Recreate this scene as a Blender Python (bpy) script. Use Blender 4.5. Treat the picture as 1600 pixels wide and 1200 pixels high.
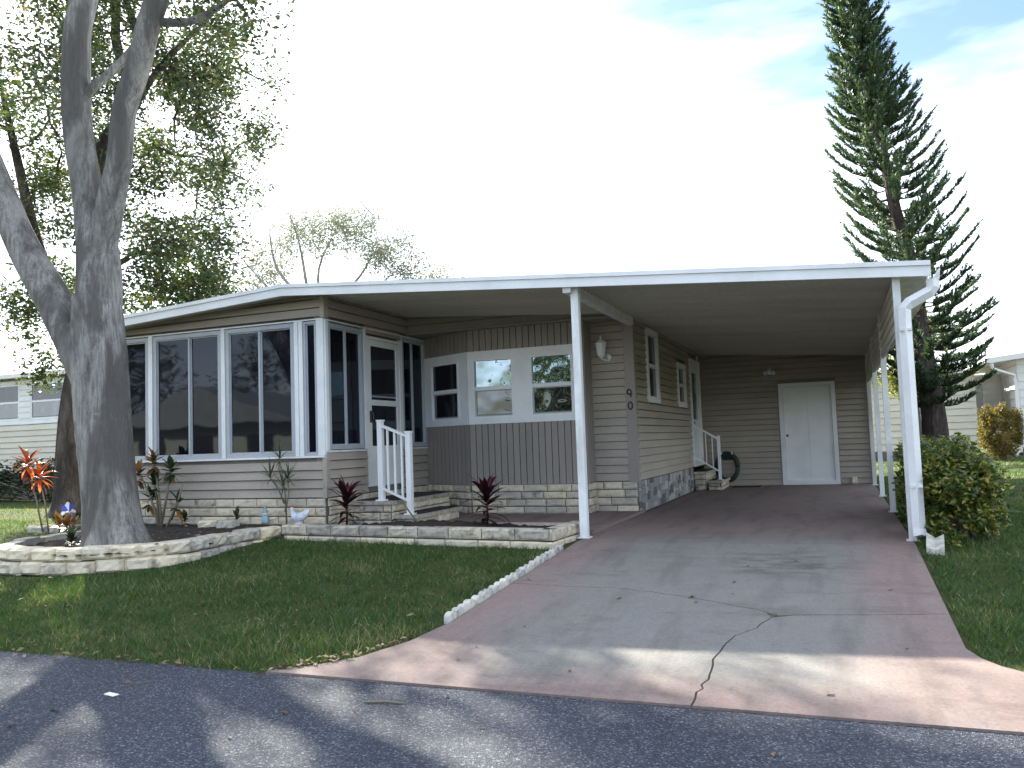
import bpy, math, random
import numpy as np
from mathutils import Vector, Matrix
R = math.radians
for o in list(bpy.data.objects): bpy.data.objects.remove(o)
sc = bpy.context.scene
col = sc.collection
# ------------------------------------------------------------------ camera
cd = bpy.data.cameras.new('camera'); cam = bpy.data.objects.new('camera', cd); col.objects.link(cam)
cd.sensor_width = 36; cd.lens = 29.31; cd.clip_start = 0.05; cd.clip_end = 3000
YAW, PITCH, ROLL = .370, .0700, -.0350
fw = Vector((-math.sin(YAW)*math.cos(PITCH), math.cos(YAW)*math.cos(PITCH), math.sin(PITCH)))
rt = Vector((math.cos(YAW), math.sin(YAW), 0)); up = rt.cross(fw)
rt, up = rt*math.cos(ROLL)+up*math.sin(ROLL), up*math.cos(ROLL)-rt*math.sin(ROLL)
m = Matrix((rt, up, -fw)).transposed().to_4x4(); m.translation = (-.614, -8.968, 1.08)
cam.matrix_world = m
sc.camera = cam
sc.render.resolution_x, sc.render.resolution_y = 1024, 768
# ------------------------------------------------------------------ sky and sun
SUN_AZ, SUN_EL = 50.0, 30.6          # degrees left of +Y, degrees up
sd = Vector((-math.sin(R(SUN_AZ))*math.cos(R(SUN_EL)), math.cos(R(SUN_AZ))*math.cos(R(SUN_EL)), math.sin(R(SUN_EL))))
w = bpy.data.worlds.new('World'); sc.world = w; w.use_nodes = True
wn, wl = w.node_tree.nodes, w.node_tree.links
wn.clear()
wo = wn.new('ShaderNodeOutputWorld'); bg = wn.new('ShaderNodeBackground'); bg.inputs[1].default_value = .082
sky = wn.new('ShaderNodeTexSky'); sky.sky_type = 'NISHITA'; sky.sun_disc = False
sky.sun_elevation = R(SUN_EL); sky.sun_rotation = R(-SUN_AZ); sky.air_density = 1.0; sky.dust_density = .7; sky.ozone_density = 1.2
tc = wn.new('ShaderNodeTexCoord'); mp = wn.new('ShaderNodeMapping'); mp.inputs['Rotation'].default_value = (0, R(25), R(110)); mp.inputs['Scale'].default_value = (1.0, 2.2, 4.2)
cn = wn.new('ShaderNodeTexNoise'); cn.inputs['Scale'].default_value = 1.15; cn.inputs['Detail'].default_value = 7; cn.inputs['Roughness'].default_value = .52
cr = wn.new('ShaderNodeValToRGB'); cr.color_ramp.elements[0].position = .40; cr.color_ramp.elements[1].position = .71
mx = wn.new('ShaderNodeMixRGB'); mx.inputs[2].default_value = (9.2, 9.6, 10.3, 1)
wl.new(tc.outputs['Generated'], mp.inputs[0]); wl.new(mp.outputs[0], cn.inputs['Vector']); wl.new(cn.outputs[0], cr.inputs[0])
wl.new(cr.outputs[0], mx.inputs[0]); sm_ = wn.new('ShaderNodeMixRGB'); sm_.blend_type = 'MULTIPLY'; sm_.inputs[0].default_value = 1; sm_.inputs[2].default_value = (.66,.69,.75,1); wl.new(sky.outputs[0], sm_.inputs[1]); wl.new(sm_.outputs[0], mx.inputs[1]); wl.new(mx.outputs[0], bg.inputs[0]); wl.new(bg.outputs[0], wo.inputs[0])
ld = bpy.data.lights.new('sun', 'SUN'); ld.energy = 5.0; ld.angle = R(.6); ld.color = (1, .93, .80)
sun = bpy.data.objects.new('sun', ld); col.objects.link(sun)
sun.rotation_euler = sd.to_track_quat('Z', 'Y').to_euler(); sun.location = sd*60
sc.view_settings.view_transform = 'Standard'; sc.view_settings.look = 'None'; sc.view_settings.gamma = 1; sc.view_settings.use_curve_mapping = False
sc.view_settings.exposure = 2.25
# ------------------------------------------------------------------ helpers
rnd = random.Random(7)
rng = np.random.default_rng(7)
WL = {}                                # world location of every object made here
def tag(o, label=None, cat=None, group=None, kind=None):
    if label: o['label'] = label
    if cat: o['category'] = cat
    if group: o['group'] = group
    if kind: o['kind'] = kind
    return o
def empty(name, loc, label=None, cat=None, group=None, kind=None, parent=None):
    o = bpy.data.objects.new(name, None); col.objects.link(o); o.empty_display_size = .2
    loc = Vector(loc); WL[o.name] = loc
    o.location = loc - (WL[parent.name] if parent else Vector())
    if parent: o.parent = parent
    return tag(o, label, cat, group, kind)
class M:
    def __init__(s): s.v = []; s.f = []
    def add(s, vs, fs):
        b = len(s.v); s.v += [tuple(p) for p in vs]; s.f += [tuple(i+b for i in f) for f in fs]; return s
    def box(s, x0, x1, y0, y1, z0, z1):
        return s.add([(x0,y0,z0),(x1,y0,z0),(x1,y1,z0),(x0,y1,z0),(x0,y0,z1),(x1,y0,z1),(x1,y1,z1),(x0,y1,z1)],
                     [(3,2,1,0),(4,5,6,7),(0,1,5,4),(1,2,6,5),(2,3,7,6),(3,0,4,7)])
    def bar(s, a, b, wx, wy, upv=(0,0,1)):          # rectangular bar from a to b
        a, b = Vector(a), Vector(b); d = (b-a).normalized(); u = Vector(upv)
        if abs(d.dot(u)) > .98: u = Vector((0,1,0))
        p = d.cross(u).normalized()*wx/2; q = d.cross(p).normalized()*wy/2
        return s.add([a-p-q,a+p-q,a+p+q,a-p+q,b-p-q,b+p-q,b+p+q,b-p+q],[(0,1,2,3),(7,6,5,4),(4,5,1,0),(5,6,2,1),(6,7,3,2),(7,4,0,3)])
    def prism(s, poly, vec):                         # polygon (list of 3D points) swept along vec
        n = len(poly); vec = Vector(vec); vs = [Vector(p) for p in poly]; vs += [p+vec for p in vs]
        return s.add(vs, [tuple(range(n))[::-1], tuple(range(n, 2*n))]+[(i,(i+1)%n,n+(i+1)%n,n+i) for i in range(n)])
    def tube(s, path, rad, n=8, cap=True, wob=0.0, seed=0):
        path = [Vector(p) for p in path]; r = random.Random(seed); rings = []; px = None
        for i, p in enumerate(path):
            d = (path[min(i+1,len(path)-1)]-path[max(i-1,0)]).normalized()
            if px is None:
                px = d.cross(Vector((0,0,1)) if abs(d.z) < .9 else Vector((1,0,0))).normalized()
            px = (px - d*px.dot(d)).normalized(); py = d.cross(px)
            ra = rad[i] if hasattr(rad, '__len__') else rad
            rings.append([p+(px*math.cos(2*math.pi*k/n)+py*math.sin(2*math.pi*k/n))*ra*(1+(r.uniform(-wob,wob) if wob else 0)) for k in range(n)])
        vs = [q for g in rings for q in g]; fs = []
        for i in range(len(path)-1):
            for k in range(n): fs.append((i*n+k, i*n+(k+1)%n, (i+1)*n+(k+1)%n, (i+1)*n+k))
        if cap: fs += [tuple(range(n))[::-1], tuple(range((len(path)-1)*n, len(path)*n))]
        return s.add(vs, fs)
    def lathe(s, prof, c, n=14, sx=1, sy=1):         # profile [(r,z)] round a vertical axis at c
        c = Vector(c); vs = []; fs = []
        for r, z in prof:
            for k in range(n): vs.append(c+Vector((r*sx*math.cos(2*math.pi*k/n), r*sy*math.sin(2*math.pi*k/n), z)))
        for i in range(len(prof)-1):
            for k in range(n): fs.append((i*n+k, i*n+(k+1)%n, (i+1)*n+(k+1)%n, (i+1)*n+k))
        fs += [tuple(range(n))[::-1], tuple(range((len(prof)-1)*n, len(prof)*n))]
        return s.add(vs, fs)
    def build(s, name, mat, parent=None, smooth=False, loc=None):
        a = np.array(s.v, float)
        c = Vector(loc) if loc is not None else Vector((a[:,0].mean(), a[:,1].mean(), a[:,2].min()))
        q = a-np.array(c); vol = 0.0
        if len(s.f) < 4000:
            for f in s.f:
                for i in range(1, len(f)-1): vol += float(np.dot(q[f[0]], np.cross(q[f[i]], q[f[i+1]])))
            if vol < -1e-12: s.f = [f[::-1] for f in s.f]
        me = bpy.data.meshes.new(name); me.from_pydata([tuple(p) for p in q], [], s.f)
        return link(name, me, mat, parent, smooth, c)
def link(name, me, mat, parent, smooth, c):
    if mat and not me.materials: me.materials.append(MT[mat] if isinstance(mat, str) else mat)
    if smooth: me.polygons.foreach_set('use_smooth', [True]*len(me.polygons))
    o = bpy.data.objects.new(name, me); col.objects.link(o); c = Vector(c); WL[o.name] = c
    o.location = c - (WL[parent.name] if parent else Vector())
    if parent: o.parent = parent
    return o
def soup(name, V, n, mat, parent=None, rv=None, loc=None):   # V: (k*n,3) loose n-gons, with one random value per face
    V = np.asarray(V, np.float64); k = len(V)//n
    c = np.array(loc if loc is not None else (V[:,0].mean(), V[:,1].mean(), V[:,2].min()))
    me = bpy.data.meshes.new(name); me.vertices.add(k*n); me.loops.add(k*n); me.polygons.add(k)
    me.vertices.foreach_set('co', (V-c).astype(np.float32).ravel()); me.loops.foreach_set('vertex_index', np.arange(k*n, dtype=np.int32))
    me.polygons.foreach_set('loop_start', np.arange(0, k*n, n, dtype=np.int32)); me.polygons.foreach_set('loop_total', np.full(k, n, dtype=np.int32))
    at = me.attributes.new('rnd', 'FLOAT', 'FACE'); at.data.foreach_set('value', (rv if rv is not None else rng.random(k)).astype(np.float32))
    me.update(); me.validate()
    return link(name, me, mat, parent, False, c)
# ------------------------------------------------------------------ materials
MT = {}
def nodes(name):
    m = bpy.data.materials.new(name); m.use_nodes = True; MT[name] = m
    nt = m.node_tree; b = nt.nodes['Principled BSDF']
    return m, nt.nodes, nt.links, b
def noise(n, l, scale, detail=5, rough=.6, coord=None, scl=None, dist=0):
    t = n.new('ShaderNodeTexNoise'); t.inputs['Scale'].default_value = scale; t.inputs['Detail'].default_value = detail; t.inputs['Roughness'].default_value = rough; t.inputs['Distortion'].default_value = dist
    if coord is None:
        g = n.new('ShaderNodeNewGeometry'); coord = g.outputs['Position']
    if scl:
        mp = n.new('ShaderNodeMapping'); mp.inputs['Scale'].default_value = scl; l.new(coord, mp.inputs[0]); coord = mp.outputs[0]
    l.new(coord, t.inputs['Vector']); return t.outputs[0]
def ramp(n, l, fac, stops):
    r = n.new('ShaderNodeValToRGB'); e = r.color_ramp.elements
    while len(e) < len(stops): e.new(.5)
    for i, (p, c) in enumerate(stops): e[i].position = p; e[i].color = (c[0], c[1], c[2], 1) if hasattr(c, '__len__') else (c, c, c, 1)
    l.new(fac, r.inputs[0]); return r.outputs[0]
def mix(n, l, fac, a, b, mode='MIX'):
    x = n.new('ShaderNodeMixRGB'); x.blend_type = mode
    for s, v in ((0, fac), (1, a), (2, b)):
        if isinstance(v, (int, float)): x.inputs[s].default_value = v
        elif isinstance(v, tuple): x.inputs[s].default_value = (*v, 1)
        else: l.new(v, x.inputs[s])
    return x.outputs[0]
def bump(n, l, b, h, strength=.3, dist=.01):
    x = n.new('ShaderNodeBump'); x.inputs['Strength'].default_value = strength; x.inputs['Distance'].default_value = dist
    l.new(h, x.inputs['Height']); l.new(x.outputs[0], b.inputs['Normal'])
def paint(name, c, rough=.5, dirt=.25, dscale=3, fine=60, dirtcol=(.16,.14,.11), objvar=.0, spec=.4, bs=.08, stretch=None, fv=.09):
    m, n, l, b = nodes(name); b.inputs['Roughness'].default_value = rough; b.inputs['Specular IOR Level'].default_value = spec
    d = ramp(n, l, noise(n, l, dscale, 7, .65, scl=stretch), [(.42, 0), (.75, dirt)])
    o = mix(n, l, d, c, dirtcol)
    f = ramp(n, l, noise(n, l, fine, 3), [(.3, 1-fv*1.2), (.7, 1+fv*.6)])
    o = mix(n, l, 1, o, f, 'MULTIPLY')
    if objvar:
        oi = n.new('ShaderNodeObjectInfo'); v = ramp(n, l, oi.outputs['Random'], [(0, 1-objvar), (1, 1+objvar)])
        o = mix(n, l, 1, o, v, 'MULTIPLY')
    l.new(o, b.inputs['Base Color']); bump(n, l, b, noise(n, l, fine, 4), bs, .01)
    return m
paint('siding', (.41,.36,.305), .55, .35, 1.6, 45, (.18,.16,.145), .035, stretch=(.6,.6,2.4), bs=.12)
paint('plank', (.305,.268,.238), .55, .25, 2.2, 45, (.2,.18,.17), .05, stretch=(2,2,.5))
paint('trim_taupe', (.28,.252,.228), .5, .2, 3)
paint('white', (.83,.84,.85), .42, .30, 2.2, 30, (.42,.41,.38), .02, fv=.02, bs=.02)
paint('white_worn', (.80,.82,.83), .5, .6, 5, 40, (.36,.34,.30), .02, stretch=(1,1,.35), fv=.03, bs=.03)
paint('ceiling', (.54,.50,.45), .42, .45, 1.1, 40, (.25,.22,.18), stretch=(.35,1.6,1))
paint('alu', (.42,.45,.49), .38, .3, 4, 60, (.25,.26,.27), spec=.6)
paint('dark_metal', (.05,.05,.055), .45, .2)
paint('black_paint', (.012,.012,.014), .4, .0)
paint('mat_black', (.022,.021,.022), .95, .2)
paint('neigh_cream', (.66,.62,.51), .55, .25, 1.2, 40, (.42,.38,.28), .04)
paint('neigh_white', (.78,.77,.75), .5, .2, 1.2, 40, (.5,.47,.4), .03)
paint('roof_grey', (.42,.41,.40), .8, .4, 2)
paint('ceramic', (.68,.72,.78), .25, .7, 14, 50, (.16,.24,.42), spec=.6)
paint('ceramic_teal', (.16,.34,.38), .3, .6, 22, 50, (.62,.66,.68), spec=.6)
paint('blue_plastic', (.05,.09,.62), .3, .0, spec=.6)
paint('red_plastic', (.6,.05,.05), .4, .1)
paint('hose', (.010,.042,.03), .4, .2)
paint('stem', (.22,.19,.14), .8, .4, 12)
paint('stem_green', (.13,.15,.06), .8, .4, 12)
paint('mulch', (.034,.026,.021), 1, .5, 20, 90, (.08,.062,.045), bs=.8)
paint('car_paint', (.42,.40,.10), .2, .0, spec=.7)
paint('tyre', (.02,.02,.02), .8)
def stone(name, c1, c2, c3, sc=9):
    m, n, l, b = nodes(name); b.inputs['Roughness'].default_value = .92; b.inputs['Specular IOR Level'].default_value = .2
    o = ramp(n, l, noise(n, l, sc, 8, .7), [(.32, c3), (.47, c2), (.62, c1)])
    oi = n.new('ShaderNodeObjectInfo'); v = ramp(n, l, oi.outputs['Random'], [(0, (.72,.71,.73)), (.5, (1,.98,.94)), (1, (1.12,1.07,.95))])
    o = mix(n, l, 1, o, v, 'MULTIPLY'); l.new(o, b.inputs['Base Color'])
    bump(n, l, b, mix(n, l, .5, noise(n, l, 34, 8, .7), noise(n, l, 13, 4, .6)), .6, .018)
stone('lime', (.68,.62,.51), (.61,.555,.455), (.38,.345,.29))
stone('lime_grey', (.60,.55,.46), (.46,.425,.365), (.17,.16,.148), 11)
stone('ring_stone', (.74,.68,.56), (.66,.60,.49), (.33,.30,.25), 6)
stone('ring_grey', (.56,.54,.49), (.44,.42,.385), (.17,.165,.16), 8)
stone('edging', (.60,.60,.57), (.50,.50,.47), (.22,.22,.20), 14)
for i, c in enumerate(((.10,.105,.12), (.25,.25,.25), (.40,.385,.36))): paint('mosaic_%s' % ('dark','mid','pale')[i], c, .75, .4, 12, 50, (.16,.15,.14), .08)
paint('mortar', (.13,.12,.105), .95, .5, 8)
def glass(name, tint, refl, rough, wob, ws, ior=1.5, gc=(.9,.95,1)):
    m, n, l, b = nodes(name); b.inputs['Base Color'].default_value = (*tint, 1); b.inputs['Roughness'].default_value = .5; b.inputs['Specular IOR Level'].default_value = 0
    g = n.new('ShaderNodeBsdfGlossy'); g.inputs['Roughness'].default_value = rough; g.inputs[0].default_value = (*gc,1)
    ms = n.new('ShaderNodeMixShader'); fr = n.new('ShaderNodeFresnel'); fr.inputs[0].default_value = ior
    ma = n.new('ShaderNodeMath'); ma.operation = 'ADD'; ma.use_clamp = True; ma.inputs[1].default_value = refl; l.new(fr.outputs[0], ma.inputs[0])
    bp = n.new('ShaderNodeBump'); bp.inputs['Strength'].default_value = wob; bp.inputs['Distance'].default_value = .05
    l.new(noise(n, l, ws, 1, .4), bp.inputs['Height']); l.new(bp.outputs[0], g.inputs['Normal'])
    l.new(ma.outputs[0], ms.inputs[0]); l.new(b.outputs[0], ms.inputs[1]); l.new(g.outputs[0], ms.inputs[2])
    l.new(ms.outputs[0], n['Material Output'].inputs[0])
glass('screen_glass', (.006,.0065,.011), .0, .03, .03, 2.5, 1.36, (.75,.86,1))
glass('window_glass', (.015,.018,.022), .24, .01, .30, 3.2, 1.5, (.70,.90,1))
glass('lower_glass', (.012,.013,.016), .07, .02, .16, 3)
glass('dark_glass', (.018,.018,.022), .02, .03, .05, 3)
def leafmat(name, stops, trans=.35, rough=.5, spec=.35):
    m, n, l, b = nodes(name); at = n.new('ShaderNodeAttribute'); at.attribute_name = 'rnd'
    c = ramp(n, l, at.outputs['Fac'], stops)
    l.new(c, b.inputs['Base Color']); b.inputs['Roughness'].default_value = rough; b.inputs['Specular IOR Level'].default_value = spec
    t = n.new('ShaderNodeBsdfTranslucent'); c2 = mix(n, l, 1, c, (1.35,1.4,.75), 'MULTIPLY'); l.new(c2, t.inputs[0])
    ms = n.new('ShaderNodeMixShader'); ms.inputs[0].default_value = trans
    l.new(b.outputs[0], ms.inputs[1]); l.new(t.outputs[0], ms.inputs[2]); l.new(ms.outputs[0], n['Material Output'].inputs[0])
leafmat('oak_leaf', [(0,(.026,.045,.02)),(.6,(.05,.078,.03)),(.9,(.095,.12,.04)),(1,(.19,.14,.05))], .32)
leafmat('far_leaf', [(0,(.13,.14,.12)),(.7,(.19,.20,.165)),(1,(.25,.25,.20))], .3)  # washed-out greys carry the glare over the tree behind the roof
leafmat('pine_needle', [(0,(.026,.058,.034)),(.6,(.05,.095,.048)),(.93,(.10,.15,.05)),(1,(.13,.15,.05))], .25)
leafmat('hedge_leaf', [(0,(.03,.06,.018)),(.5,(.07,.115,.03)),(.8,(.22,.24,.04)),(.95,(.42,.38,.07)),(1,(.36,.17,.05))], .32, .35, .5)
leafmat('topiary_leaf', [(0,(.05,.055,.02)),(.6,(.12,.11,.03)),(1,(.34,.22,.05))], .35)  # yellow sunlight on the clipped bush put into random leaf tones
leafmat('dark_shrub', [(0,(.012,.022,.01)),(1,(.04,.06,.022))], .2)
leafmat('lit_tree', [(0,(.09,.12,.03)),(.6,(.2,.22,.05)),(1,(.34,.3,.07))], .5)
leafmat('grass', [(0,(.026,.062,.022)),(.45,(.054,.112,.032)),(.76,(.10,.165,.042)),(.88,(.17,.17,.075)),(1,(.34,.29,.18))], .35, .5, .3)
leafmat('litter', [(0,(.10,.065,.035)),(.6,(.22,.15,.085)),(1,(.42,.34,.23))], .15, .7)
def plainleaf(name, c1, c2, scl=(1,1,1), trans=.3, sc=8, rough=.35):
    m, n, l, b = nodes(name); tcx = n.new('ShaderNodeTexCoord'); oi = n.new('ShaderNodeObjectInfo')
    f = noise(n, l, sc, 3, .5, coord=tcx.outputs['Object'], scl=scl)
    c = mix(n, l, ramp(n, l, f, [(.35, 0), (.65, 1)]), c1, c2)
    c = mix(n, l, 1, c, ramp(n, l, oi.outputs['Random'], [(0, .6), (1, 1.4)]), 'MULTIPLY')
    l.new(c, b.inputs['Base Color']); b.inputs['Roughness'].default_value = rough
    t = n.new('ShaderNodeBsdfTranslucent'); l.new(c, t.inputs[0]); ms = n.new('ShaderNodeMixShader'); ms.inputs[0].default_value = trans
    l.new(b.outputs[0], ms.inputs[1]); l.new(t.outputs[0], ms.inputs[2]); l.new(ms.outputs[0], n['Material Output'].inputs[0])
plainleaf('maroon_leaf', (.018,.008,.011), (.042,.010,.017)); plainleaf('maroon_new', (.055,.009,.016), (.14,.014,.026))
plainleaf('red_leaf', (.6,.05,.05), (.62,.20,.03), trans=.45); plainleaf('green_leaf', (.04,.08,.03), (.09,.13,.04))
plainleaf('croton_orange', (.30,.10,.03), (.20,.17,.04)); plainleaf('croton_green', (.03,.055,.025), (.055,.085,.03))
# bark
def barkmat(name, c1, c2, c3, streak=True):
    m, n, l, b = nodes(name); b.inputs['Roughness'].default_value = .95; b.inputs['Specular IOR Level'].default_value = .15
    f1 = noise(n, l, 5, 9, .72, scl=(1.6,1.6,.55)); o = ramp(n, l, f1, [(.33, c3), (.47, c2), (.63, c1)])
    f2 = noise(n, l, 21, 8, .75, scl=(1.7,1.7,.16)); o = mix(n, l, ramp(n, l, f2, [(.42, .65), (.54, 0)]), o, c3)
    f4 = noise(n, l, 9, 5, .6, scl=(.8,.8,2.2)); o = mix(n, l, ramp(n, l, f4, [(.56, 0), (.68, .45)]), o, c1)
    f5 = noise(n, l, 1.7, 5, .6, scl=(1.5,1.5,.33), dist=.6); o = mix(n, l, ramp(n, l, f5, [(.46, .88), (.58, 0)]), o, tuple(q*1.0 for q in c3))
    f6 = noise(n, l, 2.3, 4, .5, scl=(1.2,1.2,.6)); o = mix(n, l, ramp(n, l, f6, [(.55, 0), (.7, .4)]), o, tuple(min(1,q*1.12) for q in c1))
    l.new(o, b.inputs['Base Color'])
    f3 = noise(n, l, 20, 8, .75, scl=(1.6,1.6,.3)); bump(n, l, b, mix(n, l, .6, f3, f2), 1, .11)
barkmat('oak_bark', (.60,.58,.55), (.45,.435,.41), (.17,.158,.148))
barkmat('back_bark', (.20,.17,.145), (.13,.11,.095), (.05,.042,.038))
barkmat('far_bark', (.42,.41,.40), (.36,.35,.34), (.26,.25,.24))  # bark paled to carry the glare in its colour
barkmat('pine_bark', (.21,.17,.15), (.14,.11,.10), (.06,.045,.042))
# concrete of the driveway: rose paint worn off to grey, tyre and oil stains
def concrete():
    m, n, l, b = nodes('concrete'); b.inputs['Roughness'].default_value = .8; b.inputs['Specular IOR Level'].default_value = .3
    g = n.new('ShaderNodeNewGeometry'); pos = g.outputs['Position']
    sp = n.new('ShaderNodeSeparateXYZ'); l.new(pos, sp.inputs[0])
    def mr(v, a, b_, c, d):
        x = n.new('ShaderNodeMapRange'); x.interpolation_type = 'SMOOTHSTEP'
        for i, q in enumerate((a, b_, c, d)): x.inputs[i+1].default_value = q
        l.new(v, x.inputs[0]); return x.outputs[0]
    def mul(a, b_):
        x = n.new('ShaderNodeMath'); x.operation = 'MULTIPLY'
        for i, q in enumerate((a, b_)):
            if isinstance(q, float): x.inputs[i].default_value = q
            else: l.new(q, x.inputs[i])
        return x.outputs[0]
    def add(a, b_):
        x = n.new('ShaderNodeMath'); x.operation = 'ADD'; x.use_clamp = False
        for i, q in enumerate((a, b_)):
            if isinstance(q, float): x.inputs[i].default_value = q
            else: l.new(q, x.inputs[i])
        return x.outputs[0]
    big = noise(n, l, 1.3, 6, .6); mid = noise(n, l, 5, 8, .7); fine = noise(n, l, 48, 9, .8)
    core = mul(mul(mr(sp.outputs[0], -3.3, -2.3, 0., 1.), mr(sp.outputs[0], -.1, -.9, 0., 1.)), mul(mr(sp.outputs[1], -4.7, -3.9, 0., 1.), mr(sp.outputs[1], 1.0, -.6, .12, 1.)))
    wear = ramp(n, l, add(mul(core, .42), add(mul(big, .55), mul(mid, .22))), [(.40, 0), (.78, .95)])
    pink = mix(n, l, mid, (.19,.14,.125), (.275,.21,.19)); grey = mix(n, l, mid, (.158,.16,.152), (.235,.232,.216))
    o = mix(n, l, wear, pink, grey)
    d = n.new('ShaderNodeVectorMath'); d.operation = 'DISTANCE'; d.inputs[1].default_value = (-1.12,-1.25,-.06); l.new(pos, d.inputs[0])
    oil = mul(mr(d.outputs['Value'], .85, .0, 0., 1.), ramp(n, l, noise(n, l, 3.2, 6, .6, scl=(1,2.4,1)), [(.42, 0), (.62, 1)]))
    o = mix(n, l, mul(oil, .8), o, (.032,.03,.028))
    st = ramp(n, l, noise(n, l, 1.7, 7, .65, scl=(.7,1.8,1)), [(.55, 0), (.72, .5)]); o = mix(n, l, st, o, (.10,.07,.062))
    tk = mul(ramp(n, l, noise(n, l, 2.6, 5, .6, scl=(1.6,.25,1)), [(.50, 0), (.66, 1)]), .38); o = mix(n, l, tk, o, (.09,.08,.074))
    bl = ramp(n, l, noise(n, l, 11, 7, .75), [(.58, 0), (.72, .55)]); o = mix(n, l, bl, o, (.085,.078,.07))
    sp2 = ramp(n, l, fine, [(.3, .70), (.7, 1.2)]); o = mix(n, l, 1, o, sp2, 'MULTIPLY')
    l.new(o, b.inputs['Base Color']); bump(n, l, b, fine, .45, .008)
concrete()
def asphalt():
    m, n, l, b = nodes('asphalt'); b.inputs['Roughness'].default_value = .85; b.inputs['Specular IOR Level'].default_value = .35
    g = n.new('ShaderNodeNewGeometry'); v = n.new('ShaderNodeTexVoronoi'); v.inputs['Scale'].default_value = 120; l.new(g.outputs['Position'], v.inputs['Vector'])
    sepc = n.new('ShaderNodeSeparateColor'); l.new(v.outputs['Color'], sepc.inputs[0])
    ag = ramp(n, l, sepc.outputs[0], [(0, (.019,.024,.035)), (.55, (.042,.051,.071)), (.86, (.078,.09,.115)), (1, (.22,.235,.27))])
    big = ramp(n, l, noise(n, l, .9, 6, .6), [(.3, .78), (.7, 1.15)]); o = mix(n, l, 1, ag, big, 'MULTIPLY')
    l.new(o, b.inputs['Base Color']); bump(n, l, b, v.outputs['Distance'], .9, .012)
asphalt()
def soilmat():
    m, n, l, b = nodes('turf_soil'); b.inputs['Roughness'].default_value = 1; b.inputs['Specular IOR Level'].default_value = .1
    o = ramp(n, l, noise(n, l, 1.1, 8, .65), [(.3, (.045,.06,.02)), (.55, (.075,.095,.03)), (.75, (.13,.12,.06))])
    o = mix(n, l, ramp(n, l, noise(n, l, 40, 5, .7), [(.35, .6), (.6, 0)]), o, (.05,.042,.028))
    l.new(o, b.inputs['Base Color']); bump(n, l, b, noise(n, l, 30, 6, .7), .9, .03)
soilmat()
# ------------------------------------------------------------------ ground, road, driveway
def gz(y): return 0.0 if y > -.3 else (-(-.3-y)*.062 if y > -4.65 else -.27)
def struct(o): o['kind'] = 'structure'; return o
g = M(); xs = [-500,-60,-20,-8,0,8,20,60,500]; ys = [-300,-13.2,-13.1,-4.67,-4.65,-.3,14,60,900]
zs = [-.25,-.25,-.31,-.31,-.295,-.025,-.025,-.025,-.025]
g.add([(x,y,z) for y, z in zip(ys,zs) for x in xs], [(j*9+i,j*9+i+1,(j+1)*9+i+1,(j+1)*9+i) for j in range(8) for i in range(8)])
struct(g.build('ground', 'turf_soil', loc=(0,0,0)))
g = M(); n = 60; ed = []
for i in range(n+1):
    x = -60+i*2; ed.append((x, -4.64+.012*math.sin(x*3.1)))
g.add([(x,y,-.283) for x,y in ed]+[(x,-13.0,-.283) for x,y in ed], [(n+1+i,n+2+i,i+1,i) for i in range(n)])
struct(g.build('road', 'asphalt', loc=(0,0,0)))
def jit(pts, a=.011, step=.09, seed=3):
    r = random.Random(seed); out = [pts[0]]
    for p, q in zip(pts, pts[1:]):
        k = max(1, int(math.dist(p, q)/step))
        for i in range(1, k+1):
            t = i/k; e = 0 if (i == k and q == pts[-1]) else a
            out.append((p[0]+(q[0]-p[0])*t+r.uniform(-e,e), p[1]+(q[1]-p[1])*t+r.uniform(-e,e)))
    return out
J = (-1.07,-2.92)
c1L = jit([(-3.285,-2.24),(-2.7,-2.29),(-2.38,-2.29),(-2.05,-2.38),(-1.72,-2.53),(-1.42,-2.68),(-1.23,-2.78),J])
c1R = jit([J,(-.6,-2.83),(0.0,-2.72)], .008, seed=5)
c2 = jit([J,(-1.16,-3.16),(-1.29,-3.44),(-1.34,-3.69),(-1.36,-3.93),(-1.35,-4.12),(-1.376,-4.48),(-1.38,-4.655)], .014, .07, 8)
Lf = [(-3.285,-2.24),(-3.29,-3.42),(-3.375,-3.92),(-3.54,-4.3),(-3.75,-4.5),(-3.98,-4.655)]
Rf = [(0.0,-2.72),(0.0,-3.46),(.055,-3.63),(.133,-3.75),(.23,-3.83),(.55,-4.05),(.85,-4.3),(1.1,-4.655)]
drv = M(); bp = [(-3.29,9.44),(-3.29,-3.42)]+Lf[2:]+Rf[::-1][:-1]+[(0,9.44)]
drv.add([(x,y,gz(y)-.012) for x,y in [(-3.29,9.44),(-3.29,-.3),(0,-.3),(0,9.44)]], [(0,1,2,3)])
drv.add([(x,y,gz(y)-.012) for x,y in [(-3.29,-.3)]+Lf+Rf[::-1]+[(0,-.3)]], [tuple(range(2+len(Lf)+len(Rf)))])
drv = struct(drv.build('driveway', 'mortar', loc=(0,0,-.05)))
def slab(poly, mat='concrete', parent=drv, off=0, th=.05, name='slab'):
    vs = [Vector((x,y,gz(y)+off)) for x,y in poly]
    return M().prism([v-Vector((0,0,th)) for v in vs], (0,0,th)).build(name, mat, parent)
gp = .007
slab([(-3.285,9.44),(-3.285,-.292),(0.0,-.292),(0.0,9.44)])
slab([(-3.285,-.306)]+[(x,y+gp) for x,y in c1L]+[(x,y+gp) for x,y in c1R[1:]]+[(0,-.306)])
slab([(x,y-gp) for x,y in c1L[::-1]][1:]+Lf+[(x-gp*.85,y) for x,y in c2[::-1]][:-1])
slab([(x+gp*.85,y) for x,y in c2][1:]+Rf[::-1]+[(x,y-gp) for x,y in c1R[::-1]][1:-1])
pat = struct(M().box(-6.8,-3.30,.37,3.15,-.03,.035).build('patio', 'concrete'))
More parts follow.
